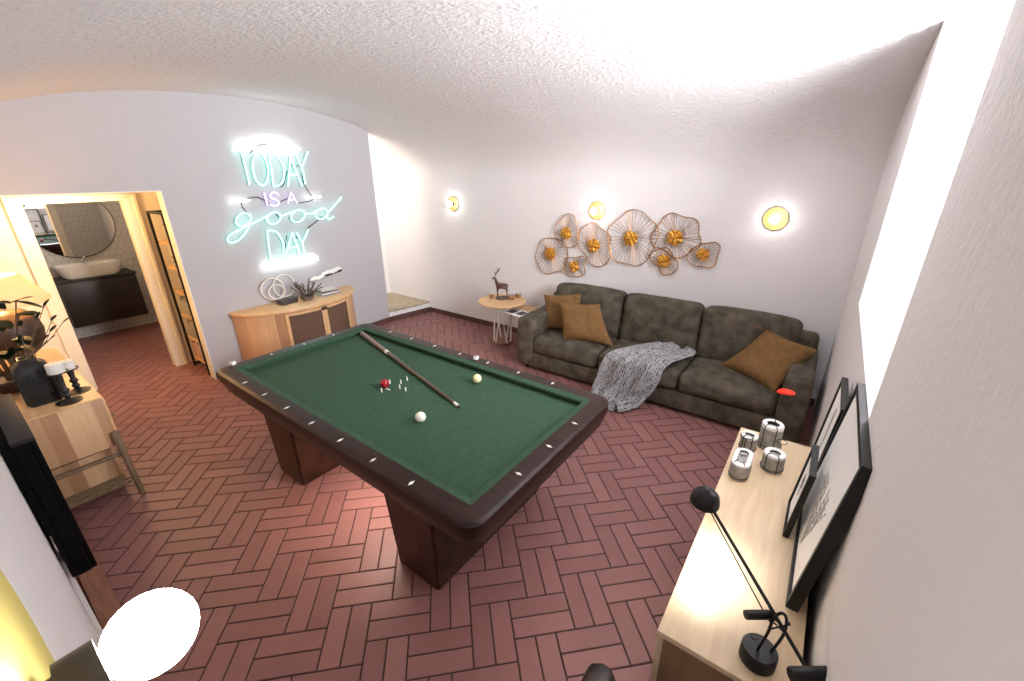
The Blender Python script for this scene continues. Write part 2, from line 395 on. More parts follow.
# ================================================================ SETTING
# ---- floor: double herringbone of long terracotta bricks at 45 degrees
bm = NB()
XA, XB_, YA, YB_ = -8.4, XR, -.40, 4.80
w = .10152; L = 3*w; O = Vector((-.964, 1.683)); ph = PI/4+.0015
da = Vector((math.cos(ph), math.sin(ph))); db = Vector((math.sin(ph), -math.cos(ph)))
vs = [bm.verts.new((x, y, -.004)) for x, y in ((XA, YA), (XB_+.5, YA), (XB_+.5, YB_), (XA, YB_))]
f = bm.faces.new(vs); f.material_index = 1
vs = [bm.verts.new((x, y, -.05)) for x, y in ((XA, YA), (XB_+.5, YA), (XB_+.5, YB_), (XA, YB_))]
f = bm.faces.new(vs[::-1]); f.material_index = 1
def brick(a0, b0, la, lb):
    g = .0040; rings = []
    for ins, z in ((0, -.004), (0, -.0015), (.0025, 0)):
        ps = []
        for a, b in ((a0+g+ins, b0+g+ins), (a0+la-g-ins, b0+g+ins), (a0+la-g-ins, b0+lb-g-ins), (a0+g+ins, b0+lb-g-ins)):
            p = O+da*a+db*b; ps.append((p.x, p.y, z))
        rings.append(ps)
    if not any(XA+.02 < p[0] < XB_+.3 and YA-.02 < p[1] < YB_ for p in rings[0]): return
    if any(p[0] < XA or p[0] > XB_+.49 or p[1] < YA or p[1] > YB_ for p in rings[0]):
        return
    V3 = [[bm.verts.new(p) for p in r] for r in rings]
    for r0, r1 in zip(V3, V3[1:]):
        for i in range(4): bm.faces.new((r0[i], r1[i], r1[(i+1) % 4], r0[(i+1) % 4]))
    bm.faces.new(V3[2][::-1])
for n_ in range(-28, 24):
    for m_ in range(-60, 60):
        a, b = n_*L+m_*2*w, -n_*L+m_*2*w
        for k in (0, 1):
            brick(a, b+k*w, L, w); brick(a+L+k*w, b+2*w-L, w, L)
bmesh.ops.recalc_face_normals(bm, faces=[f for f in bm.faces if f.material_index == 0])
struct('floor', bm, [M['brick'], M['grout']])

# ---- vault ceiling
bm = NB(); rows = []
NYV = 64
for i in range(NYV+1):
    th = PI*i/NYV; y = VC-VA*math.cos(th); z = VZ+VB*math.sin(th)
    yo = VC-(VA+.1)*math.cos(th); zo = VZ+(VB+.1)*math.sin(th)
    rows.append([bm.verts.new((x, yy, zz)) for x in (XL-.12, XR) for yy, zz in ((y, z), (yo, zo))])
for a, b in zip(rows, rows[1:]):
    bm.faces.new((a[0], a[2], b[2], b[0])); bm.faces.new((a[1], b[1], b[3], a[3]))
    bm.faces.new((a[0], b[0], b[1], a[1])); bm.faces.new((a[2], a[3], b[3], b[2]))
bmesh.ops.recalc_face_normals(bm, faces=bm.faces)
struct('ceiling', bm, M['vault'], True)
# ---- side walls (the sofa wall runs on into the stairwell)
bm = NB(); box(bm, -6.05, XR+.1, YB, YB+.1, -.03, VZ+.02); struct('wall_back', bm, M['wall'])
bm = NB(); box(bm, -5.9, XR+.1, YF-.1, YF, -.03, VZ+.02); struct('wall_front', bm, M['wall'])
# ---- end wall with the neon sign: doorway on one side, stairs on the other
def column(bm, x0, x1, y0, y1, zlo, n=1, top=vault, add=.03):
    for i in range(n):
        a, b = y0+(y1-y0)*i/n, y0+(y1-y0)*(i+1)/n
        vs = [bm.verts.new((x, y, z)) for x in (x0, x1) for y, z in ((a, zlo), (b, zlo), (b, top(b)+add), (a, top(a)+add))]
        for f in ((0, 1, 2, 3), (7, 6, 5, 4), (3, 2, 6, 7), (0, 4, 5, 1)): bm.faces.new([vs[k] for k in f])
        if i == 0: bm.faces.new([vs[k] for k in (0, 3, 7, 4)])
        if i == n-1: bm.faces.new([vs[k] for k in (1, 5, 6, 2)])
bm = NB(); DY0, DY1, DZ = .10, 1.448, 1.97; SY = 3.84
column(bm, XL, XL-.12, YF, DY0, -.03, 2); column(bm, XL, XL-.12, DY0, DY1, DZ, 14); column(bm, XL, XL-.12, DY1, SY, -.03, 24)
bmesh.ops.recalc_face_normals(bm, faces=bm.faces); struct('wall_left', bm, M['neonwall'])
# ---- window end wall with the deep light well
RY0, RY1, RZ = 1.63, 3.215, 1.352
bm = NB()
column(bm, XR, XR+.1, YF, RY0, -.03, 16); column(bm, XR, XR+.1, RY1, YB, -.03, 14)
box(bm, XR, XR+.1, RY0, RY1, -.03, RZ)
bmesh.ops.recalc_face_normals(bm, faces=bm.faces)
def quad(bm, *ps): bm.faces.new([bm.verts.new(p) for p in ps])
WX = 1.0
quad(bm, (XR, RY0, RZ), (XR, RY1, RZ), (WX, RY1-.1, 1.95), (WX, RY0+.1, 1.95))                       # sloped sill
quad(bm, (XR, RY0, RZ), (WX, RY0+.1, 1.95), (WX, RY0+.1, 3.4), (XR, RY0, 3.4))                       # jambs
quad(bm, (XR, RY1, RZ), (XR, RY1, 3.4), (WX, RY1-.1, 3.4), (WX, RY1-.1, 1.95))
quad(bm, (XR, RY0, 3.4), (WX, RY0+.1, 3.4), (WX, RY1-.1, 3.4), (XR, RY1, 3.4))                       # head
for i in range(12):
    a, b = RY0+(RY1-RY0)*i/12, RY0+(RY1-RY0)*(i+1)/12
    quad(bm, (XR, a, vault(a)), (XR, b, vault(b)), (XR, b, 3.4), (XR, a, 3.4))
struct('wall_right', bm, M['wall'])
win = struct('window_1', box(NB(), WX, WX+.05, RY0+.1, RY1-.1, 1.95, 2.0), M['white'])
bm = NB()
box(bm, WX, WX+.05, RY0+.1, RY1-.1, 3.33, 3.4)
for y in (RY0+.1, (RY0+RY1)/2-.02, RY1-.14): box(bm, WX, WX+.05, y, y+.04, 1.95, 3.4)
struct('window_frame', bm, M['white'], parent=win)
struct('window_pane', box(NB(), WX+.02, WX+.03, RY0+.1, RY1-.1, 1.96, 3.39), M['sky'], parent=win)
# ---- terracotta skirting
bm = NB(); box(bm, XL, -.01+XR, YB-.012, YB, 0, .075, .003); struct('baseboard_back', bm, M['skirt'])
bm = NB(); box(bm, XL, XL+.012, DY1+.01, SY-.002, 0, .075, .003); prism(bm, [(XL, SY), (XL+.013, SY-.002), (XL+.129, YB-.013), (XL+.116, YB-.013)], 0, .075); bmesh.ops.recalc_face_normals(bm, faces=bm.faces); struct('baseboard_left', bm, M['skirt'])
bm = NB(); box(bm, -3.5, -1.75, YF+.012, .032, 0, .05, .004); box(bm, -3.5, -1.75, YF, YF+.004, 0, .06); struct('baseboard_front', bm, M['cotto'])
bm = NB(); box(bm, -2.26, -2.24, YF, YF+.016, .06, .64, .002); box(bm, -2.33, -2.312, YF, YF+.010, .06, .64, .002); struct('trim_1', bm, M['white'])
# ---- stairwell: landing step that turns left behind the neon wall
SYL = 2.3
st = [(-6.0, SY), (XL-.12, SY), (XL, SY), (XL+.115, YB-.001), (-6.0, YB-.001)]
bm = NB(); prism(bm, [(x+(.02 if x > -5.2 else 0), y) for x, y in st], .145, .172, .004); box(bm, -6.0, XL-.121, SYL, SY-.0005, .145, .172); bmesh.ops.recalc_face_normals(bm, faces=bm.faces); struct('trim_2', bm, M['stone'])
bm = NB(); prism(bm, st, -.02, .145); box(bm, -6.0, XL-.121, SYL, SY-.0005, -.02, .145); bmesh.ops.recalc_face_normals(bm, faces=bm.faces); struct('trim_3', bm, M['wall'])
bm = NB(); box(bm, -6.10, -6.0, SYL, YB+.1, -.03, 3.0); box(bm, -6.0, XL-.121, SYL-.1, SYL, -.03, 3.0); struct('wall_stairs', bm, M['white'])
bm = NB(); rows = []
for k in range(41):
    y = SYL+(YB-SYL)*(1-(1-k/40)**2)
    rows.append([bm.verts.new((x, y, vault(y)+dz)) for x in (-6.1, XL-.119) for dz in (0, .1)])
for a, b in zip(rows, rows[1:]):
    bm.faces.new((a[0], a[2], b[2], b[0])); bm.faces.new((a[1], b[1], b[3], a[3]))
bmesh.ops.recalc_face_normals(bm, faces=bm.faces); struct('ceiling_stairs', bm, M['vault'], True)
# ---- hall niche and bathroom behind the doorway
HX = -5.92
bm = NB()
box(bm, HX-.10, HX, .35, .60, -.03, 2.2); box(bm, HX-.10, HX, 1.325, 1.80, -.03, 2.2); box(bm, HX-.10, HX, .60, 1.325, 1.875, 2.2)
box(bm, HX-.10, HX, -.20, .35, -.03, 2.2)
box(bm, HX, XL-.12, 1.74, 1.80, -.03, 2.2)          # side wall behind the shelf
box(bm, HX-.1, XL-.12, YF-.1, 1.80, DZ+.03, 2.2)    # hall ceiling
struct('wall_hall', bm, M['cream'])
bm = NB()   # door casing
for y0, y1 in ((.52, .612), (1.313, 1.41)): box(bm, HX-.11, HX+.02, y0, y1, 0, 1.91, .006)
box(bm, HX-.11, HX+.0195, .5205, 1.4095, 1.868, 1.9095, .006)
for y0, y1 in ((.50, .535), (1.395, 1.43)): box(bm, HX-.02, HX+.032, y0, y1, 0, 1.935, .005)
box(bm, HX-.02, HX+.0315, .5005, 1.4295, 1.90, 1.9345, .005)
struct('trim_4', bm, M['cream'])
dr = struct('door_1', box(NB(), HX-.78, HX-.12, .555, .595, .008, 1.865, .003), M['white'])
bm = NB(); tube(bm, [(HX-.70, .595, .98), (HX-.70, .64, .98), (HX-.62, .645, .98)], .009, 8); ball(bm, (HX-.70, .598, .98), .022, 12, (1, .3, 1)); struct('door_handle', bm, M['chrome'], True, dr)
BX = -8.14
bm = NB(); box(bm, BX-.1, BX, .0, 2.1, -.03, 2.5); box(bm, HX-.12, HX-.10, 1.415, 1.95, -.03, 2.5); struct('wall_bathroom', bm, M['hex'])
bm = NB(); box(bm, BX, HX-.10, 1.93, 2.0, -.03, 2.5); box(bm, BX, HX-.10, .1, .17, -.03, 2.5); box(bm, BX-.1, HX, .1, 2.0, 2.45, 2.55)
box(bm, HX-.11, HX-.09, .1, .52, 0, 2.5); box(bm, HX-.11, HX-.09, .1, 2.0, 1.92, 2.5)
struct('wall_bathroom_sides', bm, M['white'])
bm = NB(); box(bm, XL-.121, XL+.003, DY1-.006, DY1+.004, 0, DZ, .002); box(bm, XL-.121, XL+.003, DY0, DY1, DZ-.006, DZ+.004, .002); struct('trim_5', bm, M['cream'])

# ================================================================ BILLIARD TABLE
TX, TY = -2.105, 1.572
T = thing('billiard_table', 'large carom billiard table with green cloth and dark wood rails', 'billiard table', (TX, TY, 0))
HXL, HYL, CX, CY = 1.238, .645, 1.140, .546
def rrect(hx, hy, r, k=6):
    pts = []
    for cx_, cy_, a0 in ((hx-r, hy-r, 0), (-hx+r, hy-r, 90), (-hx+r, -hy+r, 180), (hx-r, -hy+r, 270)):
        for i in range(k+1):
            a = math.radians(a0+90*i/k); pts.append((cx_+r*math.cos(a), cy_+r*math.sin(a)))
    return pts
def ringloop(bm, loops):  # loops: list of equal-length lists of (x,y,z), skinned in order
    R = [[bm.verts.new(p) for p in lp] for lp in loops]; n = len(R[0])
    for a, b in zip(R, R[1:]):
        for i in range(n): bm.faces.new((a[i], a[(i+1) % n], b[(i+1) % n], b[i]))
    return R
def toT(bm): xform(bm, Matrix.Translation((TX, TY, 0)) @ Matrix.Rotation(math.radians(-.6), 4, 'Z')); return bm
bm = NB(); o = rrect(HXL, HYL, .075); inn = rrect(CX, CY, .004)
def lp(p, z, d=0): return [(x*(1-d/HXL), y*(1-d/HYL), z) for x, y in p]
ringloop(bm, [lp(inn, .74), lp(inn, .812), lp(o, .812, .02), lp(o, .808, .008), lp(o, .797, 0), lp(o, .735, .004), lp(o, .70, .018), lp(o, .652, .03), lp(o, .645, .06), lp(inn, .645)])
bmesh.ops.recalc_face_normals(bm, faces=bm.faces)
obj('rail', toT(bm), M['walnut'], T)
bm = NB(); box(bm, -CX-.02, CX+.02, -CY-.02, CY+.02, .645, .765); obj('cloth', toT(bm), M['felt'], T)
CW = .042
for nm, sx, sy in (('cushion', 0, -1), ('cushion', 0, 1), ('cushion', -1, 0), ('cushion', 1, 0)):
    bm = NB()
    if sx == 0:
        pr = [(CY, .812), (CY-CW+.004, .805), (CY-CW, .798), (CY-CW+.016, .766), (CY, .766)]
        ends = [(-CX, -CX+CW), (CX, CX-CW)]
        rows = [[bm.verts.new((e0 if abs(y-CY) < 1e-6 else e0+(e1-e0)*(CY-y)/CW, y*sy, z)) for y, z in pr] for e0, e1 in ends]
    else:
        pr = [(CX, .812), (CX-CW+.004, .805), (CX-CW, .798), (CX-CW+.016, .766), (CX, .766)]
        ends = [(-CY, -CY+CW), (CY, CY-CW)]
        rows = [[bm.verts.new((x*sx, e0 if abs(x-CX) < 1e-6 else e0+(e1-e0)*(CX-x)/CW, z)) for x, z in pr] for e0, e1 in ends]
    for i in range(5): bm.faces.new((rows[0][i], rows[0][(i+1) % 5], rows[1][(i+1) % 5], rows[1][i]))
    bm.faces.new(rows[0][::-1]); bm.faces.new(rows[1]); bmesh.ops.recalc_face_normals(bm, faces=bm.faces)
    obj(nm, toT(bm), M['felt'], T, smooth=False)
def diamond(x, y, along):
    bm = NB(); a, b = (.0085, .020) if along == 0 else (.020, .0085)
    prism(bm, [(x+a, y), (x, y+b), (x-a, y), (x, y-b)], .8121, .8137); bmesh.ops.recalc_face_normals(bm, faces=bm.faces)
    obj('diamond', toT(bm), M['inlay'], T, smooth=False)
for i in range(-3, 4):
    diamond(i*.278, -.602, 0); diamond(i*.278, .595, 0)
for j in (-1, 0, 1):
    diamond(-1.176, j*.262-.004, 1); diamond(1.184, j*.262-.004, 1)
obj('added_light_panel', box(NB(), -2.31, -1.79, 1.31, 1.53, .6405, .6448, .001), M['shell'], T)  # invented panel on the underside, goes with the added fill light
def pedestal(x0, x1, out):
    bm = NB(); y0, y1 = -.492, .492; c = .045
    t = bmesh.new(); lo, hi = [], []
    for z, fl, row in ((0.0, 0, lo), (.648, .09, hi)):
        xa, xb = (x0-fl, x1) if out < 0 else (x0, x1+fl)
        for p in ((xa+c, y0), (xb-c*.3, y0), (xb, y0+c*.3), (xb, y1-c*.3), (xb-c*.3, y1), (xa+c, y1), (xa, y1-c), (xa, y0+c)): row.append(t.verts.new((p[0], p[1], z)))
    for i in range(8): t.faces.new((lo[i], lo[(i+1) % 8], hi[(i+1) % 8], hi[i]))
    t.faces.new(lo[::-1]); t.faces.new(hi); bmesh.ops.recalc_face_normals(t, faces=t.faces); append(bm, t)
    obj('pedestal', toT(bm), M['walnutv'], T, smooth=False)
pedestal(-3.06-TX, -2.69-TX, -1); pedestal(-1.655-TX, -1.295-TX, -1)
def single(name, bm, mat, loc, label, cat, group=None, smooth=True, rot=None):
    """a one-mesh thing: bm is built around its own base at the origin"""
    o = obj(name, bm, mat, None, smooth); o.location = loc
    if rot: o.rotation_euler = rot
    ROOT[o.name] = Matrix.Translation(Vector(loc)); return tag(o, label, cat, group)
ZF = .765
for px_, m, lab in (((420.5, 417), 'ivory', 'white billiard ball nearest the front rail of the green table'), ((477, 378.5), 'yellowball', 'yellowish ivory ball beside the tip side of the cue'), ((384.5, 383.5), 'redball', 'dark red billiard ball beside the little white pins')):
    p = atz(px_[0], px_[1], ZF+.031)
    single('billiard_ball', ball(NB(), (0, 0, .031), .031, 24), M[m], (p.x, p.y, ZF), lab, 'ball')
pinl = ['white pin standing just behind the red ball', 'white pin standing in front of the red ball, left one', 'white pin lying on its side in front of the red ball', 'white pin standing in the middle, right of the red ball', 'white pin standing in the middle, in front of its neighbour', 'white pin standing farthest right from the red ball', 'white pin standing farthest back, nearest to the cue']
for i, (u, v) in enumerate(((390, 383.5), (381.8, 392), (387.5, 390.2), (401, 383.5), (400, 388.5), (405.8, 391), (407.3, 380.5))):
    p = atz(u, v, ZF); b = NB()
    if i == 2: tube(b, [(-.016, 0, .0055), (-.004, .003, .0055), (.016, .008, .005)], [.0035, .0055, .004], 8)
    else: lathe(b, [(0, 0), (.005, 0), (.0055, .004), (.004, .012), (.0052, .019), (.0035, .028), (0, .030)], seg=10)
    single('billiard_pin', b, M['inlay'], (p.x, p.y, ZF), pinl[i], 'pin', 'pins on the billiard cloth')
# cue: butt lies on the far short rail, tip on the cloth
pa, pb = atz(362, 333.5, ZF+.0215), atz(459, 406.5, ZF+.0105)
d = (pb-pa); Lc = d.length; d.normalize()
Q = thing('billiard_cue', 'wooden billiard cue lying diagonally across the green cloth', 'cue', (pb.x, pb.y, ZF))
fj = .335
bm = NB(); tube(bm, [pa, pa+d*(Lc*fj*.97)], [.021, .0165], 12); obj('cue_butt', bm, M['cuebutt'], Q)
bm = NB(); tube(bm, [pa+d*(Lc*fj*.97), pa+d*(Lc*fj*1.045)], [.0175, .017], 12); obj('joint_collar', bm, M['inlay'], Q)
bm = NB(); tube(bm, [pa+d*(Lc*fj*1.045), pa+d*(Lc*.965)], [.0155, .0095], 12); obj('shaft', bm, M['cue'], Q)
bm = NB(); tube(bm, [pa+d*(Lc*.965), pb-d*.006], [.010, .0095], 12); obj('ferrule', bm, M['inlay'], Q)
bm = NB(); tube(bm, [pb-d*.006, pb+d*.004], [.0095, .007], 12); obj('tip', bm, M['cue'], Q)
for (u, v), lab in (((229, 362.5), 'white chalk cube on the left end of the far wooden rail'), ((476, 359), 'white chalk cube on the long rail facing the sofa')):
    p = atz(u, v, .815); p.x = max(p.x, -3.318)
    c = thing('chalk_cube', lab, 'chalk', (p.x, p.y, .812), .4)
    obj('wrapper', box(NB(), -.017, .017, -.017, .017, .001, .026, .004), M['shell'], c, local=True)
    obj('chalk_face', lathe(NB(), [(0, .0285), (.011, .0285), (.0115, .026), (0, .0262)], seg=14), M['concrete'], c, local=True)

# ================================================================ SOFA
SX0, SX1, SYF, SYB = -2.615, .135, 3.66, 4.53
S = thing('sofa', 'long three-seat grey suede sofa against the white wall', 'sofa', ((SX0+SX1)/2, 4.1, 0))
def nz3(p, s, a): return a*noise.noise(Vector(p)*s)
def soft(amp, bulge=None, seed=0):
    def fn(p, q):
        k = Vector((seed, seed*.7, seed*1.3))
        p = p.copy()
        if bulge: p += bulge(q)
        n = noise.noise_vector(p*4+k)*amp+noise.noise_vector(p*11+k)*amp*.35
        return p+n
    return fn
bm = NB(); rbox(bm, ((SX0+SX1)/2, 4.09, .13), (SX1-SX0-.02, .86, .18), .025, (30, 10, 4), soft(.004)); obj('base_frame', bm, M['suede'], S)
for i in range(4):
    x = (SX0+.08, SX1-.08)[i % 2]; y = (3.73, 4.46)[i//2]
    obj('leg', lathe(NB(), [(0, 0), (.022, 0), (.03, .05), (0, .05)], (x, y, 0), seg=12), M['blackm'], S)
AW = .18
for x, sd in ((SX0+AW/2, 1), (SX1-AW/2, 2)):
    bm = NB(); rbox(bm, (x, 4.085, .325), (AW, .87, .56), .032, (8, 16, 10), soft(.006, lambda q: Vector((q.x*.012*(1-q.z*q.z), -.01*(1-q.z**2) if q.y < -.9 else 0, .012*(1-q.y*q.y) if q.z > .9 else 0)), sd)); obj('armrest', bm, M['suede'], S)
bm = NB(); rbox(bm, ((SX0+SX1)/2, 4.44, .42), (SX1-SX0-.03, .17, .66), .05, (30, 5, 8), soft(.006, None, 5)); obj('back_frame', bm, M['suede'], S)
xs = [SX0+AW, -1.645, -.84, SX1-AW]
for i in range(3):
    a, b = xs[i]+.004, xs[i+1]-.004
    bl = lambda q: Vector((0, -.022*(1-q.x**2)*(1-q.z**2) if q.y < -.5 else 0, .030*(1-q.x**4)*(1-q.y**4) if q.z > 0 else 0))
    bm = NB(); rbox(bm, ((a+b)/2, 3.99, .305), (b-a, .66, .185), .045, (18, 16, 6), soft(.009, bl, 10+i)); o = obj('seat_cushion', bm, M['suede'], S)
    o2 = None
    bb = lambda q: Vector((0, -.045*(1-q.x**4)*(1-q.z**4) if q.y < 0 else 0, .018*(1-q.x**4) if q.z > .5 else 0))
    Mt = Matrix.Rotation(math.radians(-10), 4, 'X')
    ex = .0
    a2, b2 = (a-.02 if i == 0 else a, b+.02 if i == 2 else b)
    if i == 0: a2 = SX0+.13
    if i == 2: b2 = -.02
    bm = NB(); rbox(bm, ((a2+b2)/2, 4.30, .615), (b2-a2, .21, .53), .055, (18, 6, 16), soft(.011, bb, 20+i), Mt); obj('back_cushion', bm, M['suede'], S)
# scatter cushions
def pillow(name, label, corners, thick, normal, seed, sag=.0, tassel=False):
    c = [Vector(p) for p in corners]; N = 22; n = Vector(normal).normalized(); bm = NB()
    ctr = sum(c, Vector())/4
    for side in (1, -1):
        g = []
        for i in range(N+1):
            row = []
            for j in range(N+1):
                u, v = i/N, j/N; uu, vv = 2*u-1, 2*v-1
                p = c[0]*(1-u)*(1-v)+c[1]*u*(1-v)+c[2]*u*v+c[3]*(1-u)*v
                pin = .075*((1-uu*uu)*abs(vv)**3+(1-vv*vv)*abs(uu)**3)
                p = p+(ctr-p)*pin
                t = thick*.5*(max(0, 1-uu**4)**.6)*(max(0, 1-vv**4)**.6)
                wr = noise.noise(Vector((u*4+seed, v*4, side)))*.014*(1-max(abs(uu), abs(vv))**4)
                p = p+n*side*(t+wr)
                row.append(bm.verts.new(p))
            g.append(row)
        for i in range(N):
            for j in range(N): bm.faces.new((g[i][j], g[i+1][j], g[i+1][j+1], g[i][j+1]))
    bmesh.ops.remove_doubles(bm, verts=bm.verts, dist=.0008)
    bmesh.ops.recalc_face_normals(bm, faces=bm.faces)
    lo = min(v.co.z for v in bm.verts); base = Vector((ctr.x, ctr.y, lo))
    o = obj(name, bm, M['ochre'], None, loc=base); return tag(o, label, 'cushion', 'ochre cushions on the sofa')
P1 = pillow('throw_cushion', 'ochre cushion tucked into the left sofa corner behind another', [(-2.45, 3.98, .415), (-2.02, 4.02, .415), (-2.10, 4.15, .845), (-2.57, 4.12, .765)], .15, (.22, -1, .3), 1)
P2 = pillow('throw_cushion', 'ochre cushion in front, on the left seat, overlapping its neighbour', [(-2.11, 3.78, .415), (-1.57, 3.90, .415), (-1.83, 4.06, .79), (-2.28, 3.96, .765)], .15, (.15, -1, .45), 2)
P3 = pillow('throw_cushion', 'large ochre cushion standing on its corner by the right armrest', [(-.10, 3.76, .41), (.125, 4.13, .71), (-.28, 4.19, .79), (-.565, 4.02, .43)], .16, (-.12, -1, .75), 3)
for P, pts in ((P1, [(-2.12, 4.13, .80), (-2.22, 4.11, .74)]), (P3, [(-.33, 4.19, .79), (-.24, 4.17, .75)])):
    for q in pts:
        bm = NB()
        for k in range(5): tube(bm, [q, (q[0]+random.uniform(-.05, .05), q[1]-.035-.02*random.random(), q[2]+random.uniform(.0, .035))], .006, 5)
        ball(bm, q, .011, 8)
        obj('tassel', bm, M['ochre'], P)
# knitted throw: over the middle seat, down the front, onto the floor
def lerp(a, b, t): return a+(b-a)*t
def throw():
    # cross-section path (y, z) from the back of the seat to the floor; left/right x along it
    path = [(4.20, .455), (4.08, .452), (3.92, .455), (3.78, .455), (3.68, .445), (3.62, .41), (3.605, .34), (3.595, .25), (3.585, .16), (3.555, .08), (3.50, .030), (3.42, .018), (3.33, .016)]
    left = [-1.16, -1.24, -1.34, -1.42, -1.48, -1.53, -1.555, -1.575, -1.595, -1.61, -1.60, -1.57, -1.55]
    right = [-.93, -.80, -.83, -.90, -.94, -.955, -.97, -1.00, -1.04, -1.09, -1.12, -1.17, -1.22]
    P_ = catmull([(0, y, z) for y, z in path], False, 5); Lf = catmull([(x, 0, 0) for x in left], False, 5); Rg = catmull([(x, 0, 0) for x in right], False, 5)
    n = len(P_); NU = 46; bm = NB(); uvl = bm.loops.layers.uv.new('UVMap'); top, bot = [], []
    arc = [0]
    for i in range(1, n): arc.append(arc[-1]+(P_[i]-P_[i-1]).length)
    nor = []
    for i in range(n):
        t = P_[min(i+1, n-1)]-P_[max(i-1, 0)]; nn = Vector((0, t.z, -t.y)).normalized()
        if nn.z < 0 and nn.y > 0: nn = -nn
        if nn.z < -.01: nn = -nn
        nor.append(nn)
    for i in range(n):
        r0, r1 = [], []
        for j in range(NU+1):
            u = j/NU; hang = min(1, max(0, (arc[i]-.45)/.35))
            x = lerp(Lf[i].x, Rg[i].x, u)
            fold = (.020+.032*hang)*(math.sin(u*15+2.4*math.sin(arc[i]*2.2))+.55*math.sin(u*31+arc[i]*5+1))
            fold += .012*noise.noise(Vector((u*6, arc[i]*7, 3)))
            edge = min(1, 6*min(u, 1-u)+.15)
            off = max(.004, .022+fold*edge)
            if i == 0: off = .016
            p = Vector((x+.012*noise.noise(Vector((arc[i]*9, u*3, 0))), P_[i].y, P_[i].z))+nor[i]*off
            if i < 12: p.z += .03*math.sin(PI*i/12)*max(0, math.sin(u*7-1))
            p.z = max(p.z, .008)
            r0.append((bm.verts.new(p), (u*.55, arc[i]))); r1.append((bm.verts.new(p-nor[i]*.004), (u*.55, arc[i])))
        top.append(r0); bot.append(r1)
    def face(*c):
        f = bm.faces.new([q[0] for q in c])
        for lpp, q in zip(f.loops, c): lpp[uvl].uv = q[1]
    for i in range(n-1):
        for j in range(NU):
            face(top[i][j], top[i][j+1], top[i+1][j+1], top[i+1][j]); face(bot[i][j], bot[i+1][j], bot[i+1][j+1], bot[i][j+1])
        face(top[i][0], top[i+1][0], bot[i+1][0], bot[i][0]); face(top[i][NU], bot[i][NU], bot[i+1][NU], top[i+1][NU])
    for j in range(NU):
        face(top[0][j], bot[0][j], bot[0][j+1], top[0][j+1]); face(top[-1][j], top[-1][j+1], bot[-1][j+1], bot[-1][j])
    bmesh.ops.recalc_face_normals(bm, faces=bm.faces)
    o = obj('knitted_throw', bm, M['knit'], None, loc=(-1.3, 3.6, 0)); tag(o, 'grey and white knitted throw draped over the middle of the sofa', 'blanket')
throw()

# ================================================================ WALL FLOWERS (one welded wire sculpture)
A = thing('wall_sculpture', 'copper gold wire wall art of eight joined flowers above the sofa', 'wall art', (-1.9, YB, 1.35))
c2 = lambda p: (530+p[0]/8.509, 200+p[1]/8.509)
c3 = lambda p: (620+p[0]/8.509, 200+p[1]/8.509)
FL = [
 ((175, 457), 40, [(100, 335), (150, 325), (215, 330), (285, 360), (318, 420), (315, 500), (285, 590), (215, 610), (150, 630), (105, 600), (65, 545), (45, 485), (65, 420), (75, 370)], c2, .030),
 ((310, 285), 38, [(255, 170), (300, 130), (340, 118), (375, 140), (395, 190), (405, 250), (408, 320), (400, 375), (350, 405), (300, 395), (250, 370), (222, 330), (208, 280), (215, 225)], c2, .045),
 ((378, 565), 36, [(310, 495), (370, 490), (410, 485), (440, 475), (470, 500), (462, 550), (470, 610), (440, 645), (390, 652), (330, 645), (300, 605), (292, 550)], c2, .042),
 ((545, 385), 46, [(425, 255), (480, 215), (525, 192), (570, 205), (610, 245), (660, 280), (688, 330), (675, 400), (685, 470), (650, 540), (590, 568), (530, 550), (495, 520), (470, 460), (430, 420), (405, 370), (412, 310)], c2, .030),
 ((858, 325), 52, [(665, 240), (720, 190), (780, 140), (830, 95), (890, 82), (966, 105), (1026, 165), (1076, 215), (1096, 280), (1076, 350), (1036, 440), (996, 510), (946, 550), (896, 562), (836, 545), (790, 540), (720, 515), (690, 470), (680, 400), (660, 330)], c2, .045),
 ((468, 322), 60, [(270, 290), (320, 230), (360, 165), (400, 125), (455, 112), (510, 130), (570, 148), (620, 155), (660, 185), (675, 230), (672, 290), (688, 340), (670, 400), (610, 435), (560, 470), (510, 495), (450, 490), (400, 440), (340, 410), (285, 400), (262, 350)], c3, .028),
 ((375, 520), 50, [(250, 470), (300, 430), (350, 415), (390, 405), (430, 430), (450, 490), (490, 520), (490, 580), (455, 620), (400, 637), (350, 630), (330, 570), (290, 540), (260, 510)], c3, .050),
 ((708, 460), 48, [(600, 430), (640, 400), (690, 375), (750, 368), (810, 360), (850, 395), (840, 450), (820, 510), (800, 560), (760, 577), (700, 568), (630, 560), (590, 530), (570, 480)], c3, .045)]
